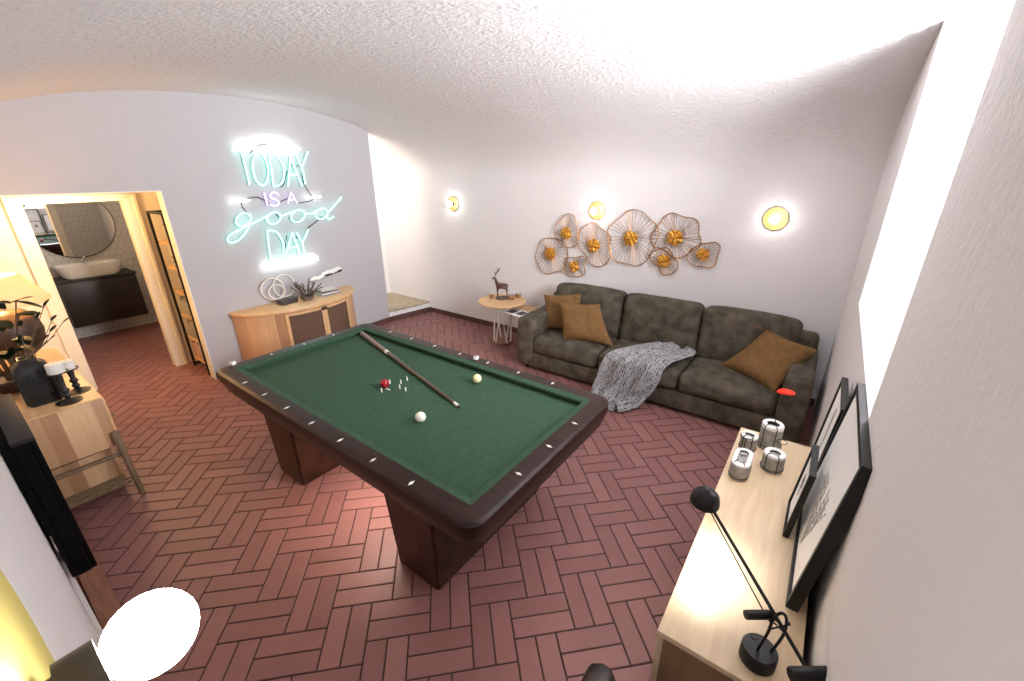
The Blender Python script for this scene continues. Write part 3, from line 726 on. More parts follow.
for cpt_, cr_, outl, cv, dep in FL:
    y = YB-dep
    ctr = aty(*cv(cpt_), y); ring = catmull([aty(*cv(p), y) for p in outl], True, 4); n = len(ring)
    ring = [p+Vector((0, -.010*math.sin(5*2*PI*i/n), 0)) for i, p in enumerate(ring)]
    bm = NB(); tube(bm, ring, .0055, 6, True)
    cen = ctr+Vector((0, .012, 0)); ns = max(22, min(36, n//2))
    for k in range(ns):
        e = ring[int(k*n/ns) % n]
        tube(bm, [cen+(e-cen)*.12, cen+(e-cen)*.55+Vector((0, .006, 0)), e], .0026, 4, cap=False)
    tube(bm, [cen+Vector((0, 0, 0)), Vector((cen.x, YB, cen.z))], .006, 6)
    fo = obj('flower', bm, M['gold'], A)
    R_ = (aty(*cv((cpt_[0]+cr_, cpt_[1])), y)-ctr).length*1.12
    bm = NB(); rnd = random.Random(int(cpt_[0]))
    for ringi, (rr, cnt, h) in enumerate(((.75, 11, .010), (.42, 7, .022), (.0, 1, .03))):
        for k in range(cnt):
            a = 2*PI*k/cnt+ringi*.5+rnd.uniform(-.2, .2)
            p = ctr+Vector((math.cos(a)*R_*rr, -h, math.sin(a)*R_*rr))
            ball(bm, p, R_*.30*rnd.uniform(.8, 1.2), 8, (1, .45, 1))
            # petal tips bent towards the viewer
            q = ctr+Vector((math.cos(a)*R_*(rr+.32), -h-.010, math.sin(a)*R_*(rr+.32)))
            tube(bm, [p, q], [R_*.17, R_*.07], 5)
    obj('flower_heart', bm, M['goldleaf'], fo)

# ================================================================ WALL LAMPS
def sconce(loc, rz, label, k=1.0, k2=1.0, bulb='bulb'):
    s = thing('wall_sconce', label, 'wall lamp', loc, rz, 'brass disc wall lamps')
    D = (0, -1, 0)
    obj('disc', lathe(NB(), [(0, .010)]+[(r_*k, z) for r_, z in ((.030, .010), (.070, .0105), (.104, .012), (.116, .014), (.1185, .011), (.106, .004), (.07, .001), (.03, .0))]+[(0, 0)], (0, 0, 0), D, 56), M['brass'], s, local=True)
    obj('neck', lathe(NB(), [(0, .009), (.017, .009), (.017, .020), (.023*k2, .022), (.023*k2, .050), (0, .050)], (0, 0, 0), D, 28), M['neckgrey'], s, local=True)
    obj('globe', lathe(NB(), [(0, .0501)]+[(.0385*math.sin(PI*q/16), .0862-.0385*math.cos(PI*q/16)) for q in range(2, 16)]+[(0, .1247)], (0, 0, 0), D, 32), M[bulb], s, local=True)
    return s
s0 = sconce((-4.37, YB, 1.705), 0, 'brass disc wall lamp nearest the stairs', .84)
for p, rz, lab in (((-2.165, YB, 1.70), 0, 'brass disc wall lamp just above the gold flowers'), ((-.425, YB, 1.70), 0, 'brass disc wall lamp above the right end of the sofa')):
    dup(s0, p, rz, lab)
sconce((-.462, YF, 1.676), PI, 'brass disc wall lamp with large lit globe, closest to the viewer', 1.4, 1.15, 'bulb2')

# ================================================================ NEON SIGN
N = thing('neon_sign', 'lit neon lettering TODAY IS A good DAY on the wall', 'neon sign', (XL, 2.6, 1.7))
NX = XL+.045
ca = lambda p: atx(220+p[0]/7.83, 125+p[1]/7.83, NX)
cb = lambda p: atx(220+p[0]/7.83, 200+p[1]/7.83, NX)
def strokes(name, cv, lines, mat, r=.0085, lab=None):
    bm = NB()
    for pts in lines:
        P_ = [cv(p) for p in pts]
        tube(bm, catmull(P_, False, 5) if len(P_) > 2 else P_, r, 8)
    obj(name, bm, M[mat], N, label=lab)
def ellipse(c, rx, ry, tilt, a0=0, a1=360, n=14):
    out = []
    for i in range(n+1):
        a = math.radians(a0+(a1-a0)*i/n); x, y = rx*math.cos(a), ry*math.sin(a); t = math.radians(tilt)
        out.append((c[0]+x*math.cos(t)-y*math.sin(t), c[1]+x*math.sin(t)+y*math.cos(t)))
    return out
strokes('neon_word', ca, [[(90, 208), (160, 196), (235, 186)], [(165, 200), (200, 330), (232, 470)], ellipse((318, 345), 60, 128, -8), [(385, 235), (402, 350), (420, 478)], [(385, 235), (455, 250), (497, 330), (500, 415), (470, 470), (420, 478)],
    [(532, 480), (545, 350), (552, 250)], [(552, 250), (600, 370), (645, 478)], [(543, 395), (600, 385)], [(598, 235), (640, 335)], [(685, 212), (640, 335)], [(640, 335), (658, 400), (668, 462)]], 'aqua', lab='aqua neon word TODAY')
strokes('neon_word', ca, [[(345, 532), (372, 630)], [(462, 548), (430, 528), (397, 540), (400, 572), (445, 588), (462, 612), (432, 634), (392, 622)], [(532, 612), (556, 528)], [(556, 528), (606, 612)], [(542, 585), (592, 582)]], 'violet', .007, lab='violet neon words IS A')
strokes('neon_word', cb, [[(240, 118), (185, 102), (135, 135), (130, 185), (180, 205), (240, 155)], [(245, 130), (215, 230), (150, 310), (85, 335), (58, 310), (85, 270), (170, 225), (270, 175), (360, 130), (420, 95)],
    ellipse((420, 142), 56, 44, -25), [(470, 130), (520, 110), (570, 95)], ellipse((610, 125), 56, 44, -25), [(660, 110), (720, 105), (760, 80)], ellipse((795, 108), 50, 38, -25), [(950, -22), (890, 50), (838, 110), (850, 150), (890, 130)]], 'aqua', .008, lab='aqua neon word good in slanting script')
strokes('neon_word', cb, [[(368, 240), (382, 360), (400, 470)], [(368, 240), (440, 250), (492, 330), (498, 415), (460, 468), (400, 470)], [(508, 460), (535, 360), (565, 255)], [(565, 255), (600, 350), (630, 450)], [(530, 378), (608, 365)], [(600, 255), (645, 335)], [(692, 232), (645, 335)], [(645, 335), (655, 390), (668, 440)]], 'aqua', lab='aqua neon word DAY')
for nm, cv, lines in (('neon_bar', ca, [[(135, 165), (300, 118), (470, 118), (628, 188)], [(150, 178), (620, 192)]]), ('neon_bar', ca, [[(75, 600), (232, 590)]]), ('neon_bar', ca, [[(668, 572), (790, 560)]]), ('neon_bar', cb, [[(335, 535), (540, 500), (770, 465)], [(345, 515), (765, 450)]])):
    strokes(nm, cv, lines, 'wneon', .010, lab='white neon bar')
for cv, pts in ((ca, [(240, 222), (275, 180), (330, 152), (372, 150)]), (ca, [(376, 300), (392, 345)]), (ca, [(530, 360), (520, 395), (500, 470), (470, 484)]), (ca, [(548, 285), (575, 320), (630, 318)]), (ca, [(645, 380), (668, 470), (718, 550), (725, 588), (680, 602), (612, 612)]),
    (ca, [(390, 616), (345, 585), (300, 566), (250, 568), (215, 588)]), (ca, [(480, 602), (530, 575)]), (ca, [(172, 608), (182, 645), (228, 700)]), (cb, [(690, 222), (760, 168), (802, 130)]), (cb, [(440, 108), (485, 150)]), (cb, [(545, 138), (590, 162), (622, 160)]), (cb, [(528, 275), (512, 385)]), (cb, [(582, 293), (624, 293)])):
    bm = NB(); tube(bm, catmull([cv(p)+Vector((-.012, 0, 0)) for p in pts], False, 4), .0045, 6); obj('wire', bm, M['blackm'], N, label='thin black wire')
for p in ((200, 330), (318, 220), (420, 478), (552, 250), (640, 335), (372, 630), (556, 528), (150, 600), (730, 566)):
    q = ca(p); obj('wall_mount', tube(NB(), [(XL, q.y, q.z), (NX, q.y, q.z)], .004, 6), M['glass'], N)
for p in ((135, 160), (85, 335), (420, 142), (610, 125), (838, 110), (400, 470), (565, 255), (645, 335), (540, 500), (740, 455), (345, 520)):
    q = cb(p); obj('wall_mount', tube(NB(), [(XL, q.y, q.z), (NX, q.y, q.z)], .004, 6), M['glass'], N)

# ================================================================ ROUND SIDE TABLES
def side_table(c, r, h, label, ph0, hb):
    t = thing('side_table', label, 'side table', (c[0], c[1], 0), ph0, 'round side tables by the sofa')
    obj('tabletop', lathe(NB(), [(0, h-.022), (r-.006, h-.022), (r, h-.016), (r, h-.004), (r-.004, h), (0, h)], seg=56), M['beech'], t, local=True)
    obj('base_disc', lathe(NB(), [(0, 0), (hb, 0), (hb+.004, .006), (hb+.004, .03), (hb, .035), (0, .035)], seg=40), M['cotto'], t, local=True)
    for k in range(3):
        a, b, cc = [2*PI*(k+f)/3 for f in (0, .33, .66)]
        bm = NB(); R1, R2 = hb*1.02, hb*.9
        tube(bm, [(R2*math.cos(a), R2*math.sin(a), .035), (R1*math.cos(b), R1*math.sin(b), h-.03), (R2*math.cos(cc), R2*math.sin(cc), .035)], .0115, 8)
        obj('zigzag_leg', bm, M['shell'], t, local=True)
    obj('top_ring', tube(NB(), [(hb*1.02*math.cos(2*PI*i/32), hb*1.02*math.sin(2*PI*i/32), h-.028) for i in range(32)], .008, 8, True), M['blackm'], t, local=True)
    return t
ST1 = (-3.215, 4.145); H1 = .585
side_table(ST1, .305, H1, 'taller round wooden side table with white zigzag legs in the corner', .3, .125)
ST2 = (-2.905, 4.255); H2 = .485
side_table(ST2, .20, H2, 'lower round wooden side table tucked against the left sofa arm', 1.1, .115)
# deer on its tray
p = atz(502.5, 298, H1+.005)
tray = single('tray', lathe(NB(), [(0, 0), (.085, 0), (.095, .012), (.09, .014), (.08, .006), (0, .006)], seg=36), M['coral'], (p.x, p.y, H1), 'small round dark tray under the deer figurine', 'tray')
def skin(name, verts, edges, radii, mat, parent=None, loc=(0, 0, 0), rz=0, sub=2):
    me = bpy.data.meshes.new(name); me.from_pydata([Vector(v) for v in verts], edges, []); me.materials.append(mat)
    o = bpy.data.objects.new(name, me); COL.objects.link(o)
    mod = o.modifiers.new('skin', 'SKIN'); mod.use_smooth_shade = True
    for i, r in enumerate(radii): me.skin_vertices[0].data[i].radius = (r, r)
    me.skin_vertices[0].data[0].use_root = True
    s = o.modifiers.new('sub', 'SUBSURF'); s.levels = sub; s.render_levels = sub
    if parent: o.parent = parent
    return o
DG = thing('deer_figurine', 'dark wooden deer figurine with twig antlers on a tray', 'figurine', (p.x, p.y, H1+.0065), math.radians(-144)); DG.scale = (1.18, 1.18, 1.18)
dv = [(.0, 0, .135), (.045, 0, .14), (-.045, 0, .14), (.062, 0, .175), (.075, 0, .215), (.085, 0, .228), (.112, 0, .215), (-.062, 0, .155)]
de = [(0, 1), (0, 2), (1, 3), (3, 4), (4, 5), (5, 6), (2, 7)]
drad = [.028, .030, .027, .020, .014, .015, .008, .006]
for x, b in ((.05, 1), (-.045, 2)):
    for y in (.016, -.016):
        k = len(dv); dv += [(x, y, .105), (x+.004 if b == 1 else x-.008, y*1.1, .06), (x, y*1.1, .008)]; de += [(b, k), (k, k+1), (k+1, k+2)]; drad += [.013, .007, .0065]
skin('body', dv, de, drad, M['deerfur'], DG)
bm = NB()
for s in (1, -1):
    tube(bm, [(.082, s*.008, .236), (.07, s*.025, .265), (.045, s*.045, .30), (.02, s*.05, .335)], [.004, .0035, .003, .002], 6)
    tube(bm, [(.07, s*.025, .265), (.085, s*.035, .295)], [.003, .002], 5); tube(bm, [(.045, s*.045, .30), (.065, s*.05, .33)], [.003, .002], 5); tube(bm, [(.058, s*.035, .283), (.03, s*.03, .31)], [.003, .002], 5)
obj('antlers', bm, M['twig'], DG, local=True)
bm = NB()
for s in (1, -1): ball(bm, (.078, s*.022, .238), .012, 8, (.5, 1, .6))
obj('ears', bm, M['deerfur'], DG, local=True)
for (u, v), rr, hh, lab in (((491.5, 298.5), .028, .09, 'narrow clear glass left of the deer figurine'), ((511.5, 299.5), .042, .07, 'wide clear tumbler just right of the deer, nearer the front'), ((518, 297.5), .038, .066, 'clear tumbler farthest right on the tall side table')):
    q = atz(u, v, H1)
    g = thing('tumbler', lab, 'glass', (q.x, q.y, H1), 0, 'glasses on the side table')
    obj('glass', lathe(NB(), [(0, 0), (rr*.85, 0), (rr, hh), (rr-.003, hh), (rr*.85-.003, .005), (0, .005)], seg=24), M['glass'], g, local=True)
    obj('sleeve', lathe(NB(), [(rr*.875, .010), (rr*.97, hh*.7), (rr*.99, hh*.7), (rr*.895, .010), (rr*.875, .010)], seg=24), M['gold'], g, local=True)
q0, q1 = atz(507, 311.5, H2), atz(526, 314.5, H2)
mg = thing('magazine', 'open-faced magazine with dark photos on the lower side table', 'magazine', ((q0.x+q1.x)/2+.02, (q0.y+q1.y)/2, H2), math.radians(-12))
obj('pages', box(NB(), -.145, .145, -.105, .105, .0005, .012, .002), M['paper'], mg, local=True)
bm = NB(); box(bm, -.125, -.015, -.085, .04, .0121, .0126); box(bm, .01, .12, -.06, .075, .0121, .0126); box(bm, -.12, -.03, .055, .085, .0121, .0126)
obj('cover_photo', bm, M['magdark'], mg, local=True, smooth=False)

# ================================================================ CURVED CABINET UNDER THE NEON SIGN
CYc, CHW, CDp, CHt = 2.475, .725, .48, .70
def cx(y, off=0): return XL+.03+CDp*math.sqrt(max(0, 1-((y-CYc)/CHW)**2))+off
K = thing('demilune_cabinet', 'half-round wooden cabinet with dark woven doors under the neon sign', 'cabinet', (XL+.2, CYc, 0))
ys = [CYc-CHW*math.cos(PI*i/48) for i in range(49)]
bm = NB(); prism(bm, [(XL+.004, ys[0])]+[(cx(y, -.015), y) for y in ys]+[(XL+.004, ys[-1])], .06, CHt-.03); bmesh.ops.recalc_face_normals(bm, faces=bm.faces); obj('body', bm, M['planky'], K)
bm = NB(); prism(bm, [(XL+.004, ys[0]-.02)]+[(XL+.03+(CDp+.012)*math.sin(PI*i/48), CYc-(CHW+.02)*math.cos(PI*i/48)) for i in range(49)]+[(XL+.004, ys[-1]+.02)], CHt-.03, CHt, .004); bmesh.ops.recalc_face_normals(bm, faces=bm.faces); obj('cabinet_top', bm, M['beech'], K)
bm = NB(); prism(bm, [(XL+.004, ys[0]+.05)]+[(XL+.03+(CDp-.06)*math.sin(PI*i/48), CYc-(CHW-.06)*math.cos(PI*i/48)) for i in range(49)]+[(XL+.004, ys[-1]-.05)], 0, .06); bmesh.ops.recalc_face_normals(bm, faces=bm.faces); obj('plinth', bm, M['legwood'], K)
def curved(bm, y0, y1, z0, z1, o0, o1, n=8):
    A_, B_ = [], []
    for i in range(n+1):
        y = y0+(y1-y0)*i/n
        A_.append([bm.verts.new((cx(y, o), y, z)) for o, z in ((o0, z0), (o1, z0), (o1, z1), (o0, z1))])
    for a, b in zip(A_, A_[1:]):
        for k in range(4): bm.faces.new((a[k], a[(k+1) % 4], b[(k+1) % 4], b[k]))
    bm.faces.new(A_[0][::-1]); bm.faces.new(A_[-1]); bmesh.ops.recalc_face_normals(bm, faces=bm.faces)
for y0, y1 in ((2.115, 2.548), (2.552, 2.935)):
    bm = NB(); z0, z1 = .085, CHt-.045
    curved(bm, y0, y0+.032, z0, z1, -.016, .006, 3); curved(bm, y1-.032, y1, z0, z1, -.016, .006, 3)
    curved(bm, y0+.031, y1-.031, z0, z0+.03, -.016, .005); curved(bm, y0+.031, y1-.031, z1-.028, z1, -.016, .005)
    dd = obj('door', bm, M['beech'], K)
    bm = NB(); curved(bm, y0+.028, y1-.028, z0+.02, z1-.02, -.015, -.004); obj('woven_panel', bm, M['woven'], dd)
bm = NB(); q = cx(2.55, .008); box(bm, q-.006, q+.012, 2.515, 2.585, CHt-.085, CHt-.048, .003); obj('latch', bm, M['deerfur'], K)
ZC = CHt
p0 = atz(285, 299.5, ZC)
bx = thing('keepsake_box', 'small black lidded box on the half-round cabinet', 'box', (-4.962, 2.30, ZC), math.radians(8))
obj('box_base', box(NB(), -.055, .055, -.10, .10, 0, .038, .003), M['darkbox'], bx, local=True)
obj('lid', box(NB(), -.057, .057, -.102, .102, .0385, .058, .003), M['darkbox'], bx, local=True)
pb_ = atz(306.5, 301, ZC)
pl = thing('branch_sculpture', 'dark coral-like branch arrangement in a small bowl', 'sculpture', (-4.90, 2.51, ZC))
obj('bowl', lathe(NB(), [(0, 0), (.05, 0), (.075, .03), (.078, .055), (.072, .055), (.066, .03), (0, .02)], seg=28), M['coral'], pl, local=True)
bm = NB(); rnd = random.Random(5)
for k in range(15):
    a = 2*PI*k/15+rnd.uniform(-.2, .2); e = rnd.uniform(.05, .17); h = rnd.uniform(.13, .25)*(1.15-e*2.2)
    pts = [(.03*math.cos(a), .03*math.sin(a), .02)]
    for s in range(1, 6):
        t = s/5; pts.append((math.cos(a)*(.03+e*t)+rnd.uniform(-.008, .008), math.sin(a)*(.03+e*t)+rnd.uniform(-.008, .008), .02+h*t**.8+.01))
    tube(bm, pts, [.008, .008, .0075, .007, .006, .005], 6)
    for s in (2, 3, 4, 5): ball(bm, pts[s], .010, 6)
obj('branches', bm, M['coral'], pl, local=True)
cols = [M['books'][3], M['books'][4], M['darkbox'], M['books'][4]]
zb = ZC; bl_ = ['thin grey book at the bottom of the pile on the half-round cabinet', 'white book second from the bottom of the pile on the cabinet', 'dark book second from the top of the pile on the cabinet', 'white book on top of the pile on the half-round cabinet']
for i in range(4):
    hx, hy, th = .075-.004*i, .13-.010*i, (.018, .02, .016, .02)[i]
    b = thing('book', bl_[i], 'book', (-4.94, 2.80, zb), math.radians(6-5*i), 'pile of books on the half-round cabinet')
    bm = NB(); box(bm, -hx, hx, -hy, hy, 0.0003, .003); box(bm, -hx, hx, -hy, hy, th-.003, th); box(bm, hx-.003, hx, -hy, hy, .003, th-.003); obj('cover', bm, cols[i], b, local=True, smooth=False)
    obj('pages', box(NB(), -hx+.002, hx-.0035, -hy+.003, hy-.003, .0031, th-.0031), M['paper'], b, local=True, smooth=False); zb += th+.0003
r = thing('ring_sculpture', 'white wire sculpture of overlapping rings behind the black box', 'sculpture', (-5.085, 2.285, ZC))
for (dy, dz, rr, tilt, ln) in ((-.065, .17, .125, .3, 0), (.075, .18, .13, -.25, 0), (-.03, .13, .085, .8, 0)):
    bm = NB(); tube(bm, [(.02*math.sin(tilt)+rr*math.cos(2*PI*i/40)*math.sin(tilt)*.3, dy+rr*math.cos(2*PI*i/40), dz+rr*math.sin(2*PI*i/40)) for i in range(40)], .006, 6, True)
    obj('ring', bm, M['whitewire'], r, local=True)
obj('foot', lathe(NB(), [(0, 0), (.05, 0), (.05, .008), (.008, .012), (.006, .06), (0, .06)], seg=24), M['whitewire'], r, local=True)
for pts, lab in (([(313, 279.5), (317.5, 278), (322, 276.5)], 'smaller cloud-shaped white wall ornament above the books'), ([(325, 273.5), (331, 271.3), (338, 269)], 'larger cloud-shaped white and dark wall ornament, higher one')):
    ps = [atx(u, v, XL+.05) for u, v in pts]; o = thing('cloud_ornament', lab, 'wall ornament', (XL, ps[1].y, ps[1].z), 0, 'cloud ornaments on the neon wall')
    big = 1.0 if 'larger' in lab else .8
    bm = NB()
    for k, (a, b) in enumerate(((0, .5), (.25, .8), (.5, 1), (.75, .8), (1, .55))):
        q = ps[0].lerp(ps[2], a); ball(bm, q+Vector((0, 0, .006*math.sin(k*2))), .050*big*(.6+.4*b), 14, (.6, 1.3, .62))
    obj('cloud', bm, M['shell'], o)
    bm = NB()
    for k, a in enumerate((0.05, .35, .65, .95)):
        q = ps[0].lerp(ps[2], a); ball(bm, q+Vector((-.004, .010, -.020*big)), .045*big, 12, (.6, 1.25, .5))
    tube(bm, [(XL-.003, ps[1].y, ps[1].z), ps[1]], .006, 6)
    obj('cloud_underside', bm, M['charcoal'] if big == 1 else M['concrete'], o)

# ================================================================ OAK SIDEBOARD UNDER THE WINDOW
RXF, RXB, RY_0, RY_1, RH = -.177, .20, 1.0, 2.415, .752
B = thing('oak_sideboard', 'long light oak sideboard under the window wall', 'sideboard', (.01, 1.7, 0))
obj('sideboard_top', box(NB(), RXF, RXB, RY_0, RY_1, RH-.022, RH, .002), M['oak'], B)
obj('body', box(NB(), RXF+.022, RXB-.004, RY_0+.001, RY_1-.001, .13, RH-.0225), M['oakshade'], B)
for i in range(3):
    y0 = RY_0+.012+i*(RY_1-RY_0-.024)/3; y1 = y0+(RY_1-RY_0-.024)/3-.006
    d_ = obj('door', box(NB(), RXF+.002, RXF+.0215, y0, y1, .14, RH-.028, .0015), M['oak'], B)
    obj('knob', lathe(NB(), [(0, 0), (.006, 0), (.006, .014), (.014, .018), (.012, .026), (0, .027)], (RXF+.0025, y1-.05, .52), (-1, 0, 0), 16), M['black'], d_)
for x in (RXF+.05, RXB-.05):
    for y in (RY_0+.08, RY_1-.08): obj('leg', lathe(NB(), [(0, 0), (.014, 0), (.022, .13), (0, .13)], (x, y, 0), seg=14), M['oakshade'], B)
# leaning frames
def frame(label, fb, nb, H, tilt, art, fw=.022, th=.032, group='framed drawings on the oak sideboard'):
    """fb, nb: far and near bottom front corners (pixel on the sideboard top); tilt: how far the top leans to the wall"""
    a, b = atz(*fb, RH), atz(*nb, RH); xb = (a.x+b.x)/2; W = abs(a.y-b.y); yc = (a.y+b.y)/2
    return frame2(label, xb, yc, W, H, tilt, art, fw, th, group)
def frame2(label, xb, yc, W, H, tilt, art, fw, th, group):
    t = thing('picture_frame', label, 'picture', (xb, yc, RH+.0015), 0, group)
    Rm_ = Matrix.Rotation(tilt, 4, 'Y')
    bm = NB()
    box(bm, 0, th, -W/2, W/2, 0, fw); box(bm, 0, th, -W/2, W/2, H-fw, H); box(bm, 0.0002, th-.0002, -W/2, -W/2+fw, fw, H-fw); box(bm, .0002, th-.0002, W/2-fw, W/2, fw, H-fw)
    xform(bm, Rm_); obj('moulding', bm, M['black'], t, smooth=False, local=True)
    bm = NB(); box(bm, .008, th-.004, -W/2+fw*.8, W/2-fw*.8, fw*.8, H-fw*.8); xform(bm, Rm_); pp = obj('print', bm, M['paper'], t, smooth=False, local=True)
    bm = NB(); art(bm, W, H); xform(bm, Rm_); o = obj('drawing', bm, M['ink'] if W < .3 else M['inkg'], pp, local=True, smooth=False); return t
def art_plant(bm, W, H):
    rnd = random.Random(4)
    for k in range(9):
        a = rnd.uniform(-.5, .5); pts = [(.0072, rnd.uniform(-.02, .02)-.03, H*.10)]
        for s in range(1, 8):
            q = pts[-1]; pts.append((.0072, q[1]+math.sin(a)*H*.055+rnd.uniform(-.012, .012), q[2]+math.cos(a)*H*.062))
        tube(bm, pts, .0011, 4)
        for q in pts[2:]:
            for s in (1, -1):
                tube(bm, [q, (.0072, q[1]+s*rnd.uniform(.008, .022), q[2]+rnd.uniform(.004, .022))], .0010, 4)
def art_feather(bm, W, H):
    tube(bm, [(.0072, .0, H*.25), (.0072, .004, H*.5), (.0072, -.006, H*.8)], .0018, 4)
    for k in range(16):
        z = H*(.42+.024*k); wv = .026*math.sin(PI*(k+1)/18)
        for s in (1, -1): tube(bm, [(.0072, 0, z), (.0072, s*wv, z+.018)], .0011, 4)
def art_leaf(bm, W, H):
    prism(bm, [(0, -.03), (.035, -.022), (.06, .0), (.03, .02), (0, .025), (-.012, 0)], 0, .0006, mat=Matrix(((0, 0, -1, .0078), (0, 1, 0, W*.08), (1, 0, 0, H*.55), (0, 0, 0, 1))))
    bmesh.ops.recalc_face_normals(bm, faces=bm.faces)
    tube(bm, [(.0072, W*.08, H*.55), (.0072, W*.02, H*.40)], .0012, 4)
FRB = frame2('largest black-framed plant drawing leaning on the window wall', .140, 1.63, .61, .60, .105, art_plant, .020, .036, 'framed drawings on the oak sideboard')
FRM = frame2('black-framed feather drawing at the far end, behind the largest frame', .150, 2.150, .36, .455, .075, art_feather, .014, .024, 'framed drawings on the oak sideboard')
FRS = frame2('smallest black-framed leaf drawing in front of the largest frame', .098, 1.775, .235, .31, .085, art_leaf, .012, .022, 'framed drawings on the oak sideboard')
# concrete vases with black wire
def vase(label, c, rx, ry, h, cav=None, ring=None):
    rx, ry, h = rx*.84, ry*.86, h*1.08; cav = (cav[0]*.86, cav[1]*.86) if cav else None
    v = thing('wire_vase', label, 'vase', (c[0], c[1], RH), 0, 'pale vases with black wire on the oak sideboard')
    cr_ = cav or (rx*.5, ry*.5)
    def stad(r1, r2, n=32):
        out = []; s = abs(r2-r1); m = min(r1, r2)
        for i in range(n):
            a = 2*PI*i/n; x, y = m*math.cos(a), m*math.sin(a)
            if r2 > r1: y += s*(1 if math.sin(a) > 1e-9 else -1 if math.sin(a) < -1e-9 else 0)
            elif r1 > r2: x += s*(1 if math.cos(a) > 1e-9 else -1 if math.cos(a) < -1e-9 else 0)
            out.append((x, y))
        return out
    o_, i_ = stad(rx, ry), stad(*cr_)
    L3 = lambda p, z, k=1: [(x*k, y*k, z) for x, y in p]
    bm = NB(); Rr = ringloop(bm, [L3(o_, 0), L3(o_, h*.86)]); bm.faces.new(Rr[0][::-1]); bm.faces.new(Rr[1]); bmesh.ops.recalc_face_normals(bm, faces=bm.faces); obj('vase_body', bm, M['concrete'], v, local=True)
    bm = NB(); ringloop(bm, [L3(o_, h*.861, .995), L3(o_, h*.965, .99), L3(o_, h, .92), L3(i_, h), L3(i_, h-.004)]); bmesh.ops.recalc_face_normals(bm, faces=bm.faces); obj('rim', bm, M['shell'], v, local=True)
    bm = NB(); Rr = ringloop(bm, [L3(i_, h-.0045), L3(i_, h*.38, .97)]); bm.faces.new(Rr[1]); bmesh.ops.recalc_face_normals(bm, faces=bm.faces); obj('hollow', bm, M['cavity'], v, local=True, smooth=False)
    bm = NB()
    for a in (-2.2, -1.1):
        x, y = math.cos(a)*rx*1.02, math.sin(a)*ry*1.02
        tube(bm, [(x*.55, y*.55, h+.003), (x*.92, y*.92, h+.003), (x, y, h*.9), (x, y, .003)], .0022, 6)
    tube(bm, [((rx+.0025)*math.cos(2*PI*i/28), (ry+.0025)*math.sin(2*PI*i/28), h*.16) for i in range(28)] if abs(rx-ry) < 1e-6 else [(x*1.03, y*1.015, h*.16) for x, y in o_], .002, 5, True)
    if ring:
        cxr, cyr, rr, zz = ring; tube(bm, [(cxr+rr*math.cos(2*PI*i/24), cyr+rr*math.sin(2*PI*i/24), zz) for i in range(24)], .002, 5, True)
        tube(bm, [(cxr, cyr-rr, zz), (cxr, cyr-rr, h*.3)], .002, 5)
    obj('wire', bm, M['black'], v, local=True); return v
pt = atz(769, 447, RH); VT = vase('tallest pale wire vase holding a red flower', (-.030, 2.295), .060, .060, .130, (.034, .03), (.055, -.06, .022, .085))
vase('small round pale wire vase, left of the tallest one', (-.116, 2.215), .047, .047, .078, (.026, .022), (-.01, -.02, .030, .083))
vase('long oval pale wire vase near the front edge', (-.112, 1.99), .048, .098, .080, (.024, .07), (-.005, .045, .032, .084))
vase('round pale wire vase nearest the framed pictures', (.008, 2.105), .056, .056, .085, (.028, .028))
ft = aty(787, 392, 2.36)
fl = thing('red_flower', 'single red flower on a thin black stem in the tallest vase', 'flower', (-.030, 2.295, RH+.096))
obj('stem', tube(NB(), catmull([(-.030, 2.295, RH+.096), (-.022, 2.305, RH+.19), (ft.x-.012, 2.345, ft.z-.06), (ft.x-.004, 2.36, ft.z-.005)], False, 4), .0022, 6), M['black'], fl)
bm = NB(); ball(bm, (ft.x, 2.36, ft.z), .036, 14, (1.05, .75, .32)); ball(bm, (ft.x-.022, 2.35, ft.z-.004), .022, 10, (1, .8, .4)); obj('petals', bm, M['red'], fl)

# ---- balance desk lamp
LB = Vector((.090, 1.085, RH))
DL = thing('desk_lamp', 'black balance-arm desk lamp lighting the oak sideboard', 'desk lamp', LB)
obj('base', lathe(NB(), [(0, 0), (.045, 0), (.048, .004), (.048, .046), (.044, .052), (0, .053)], LB, seg=40), M['black'], DL)
obj('dial', lathe(NB(), [(0, 0), (.009, 0), (.008, .003), (0, .003)], LB+Vector((-.02, .024, .0532)), seg=18), M['cavity'], DL)
PV = Vector((.112, 1.075, .945))
HD = atz(706, 497, 1.065)
bm = NB()
u = Vector((.016, .007, 0))
tube(bm, catmull([LB+Vector((-.006, -.010, .05)), PV-u*1.1+Vector((0, 0, -.05)), PV-u*.9+Vector((0, 0, .012)), PV+Vector((0, 0, .035)), PV+u*.9+Vector((0, 0, .012)), PV+u*1.1+Vector((0, 0, -.05)), LB+Vector((.026, .006, .05))], False, 5), .0042, 8); obj('fork', bm, M['black'], DL)
dirA = (HD-PV).normalized(); endA = PV-dirA*.118
bm = NB(); tube(bm, [HD+Vector((.022, -.022, -.012)), endA], .0052, 8)
off = Vector((-.016, -.012, -.012)); tube(bm, [HD+Vector((.018, -.026, -.02)), PV+off+dirA*.02], .0022, 6)
a_ = obj('arm', bm, M['black'], DL)
side = dirA.cross(Vector((0, 0, 1))).normalized()
bm = NB(); lathe(bm, [(0, -.05), (.016, -.05), (.018, -.046), (.018, .046), (.016, .05), (0, .05)], endA, RT, 18); obj('counterweight', bm, M['black'], DL)
cw = atz(751, 617, .93)
bm = NB(); lathe(bm, [(0, -.036), (.0115, -.036), (.0125, -.033), (.0125, .033), (.0115, .036), (0, .036)], PV+Vector((-.050, -.004, -.008)), RT, 18); tube(bm, [PV+Vector((-.03, .008, -.008)), PV], .003, 6); obj('counterweight', bm, M['black'], DL)
bm = NB()
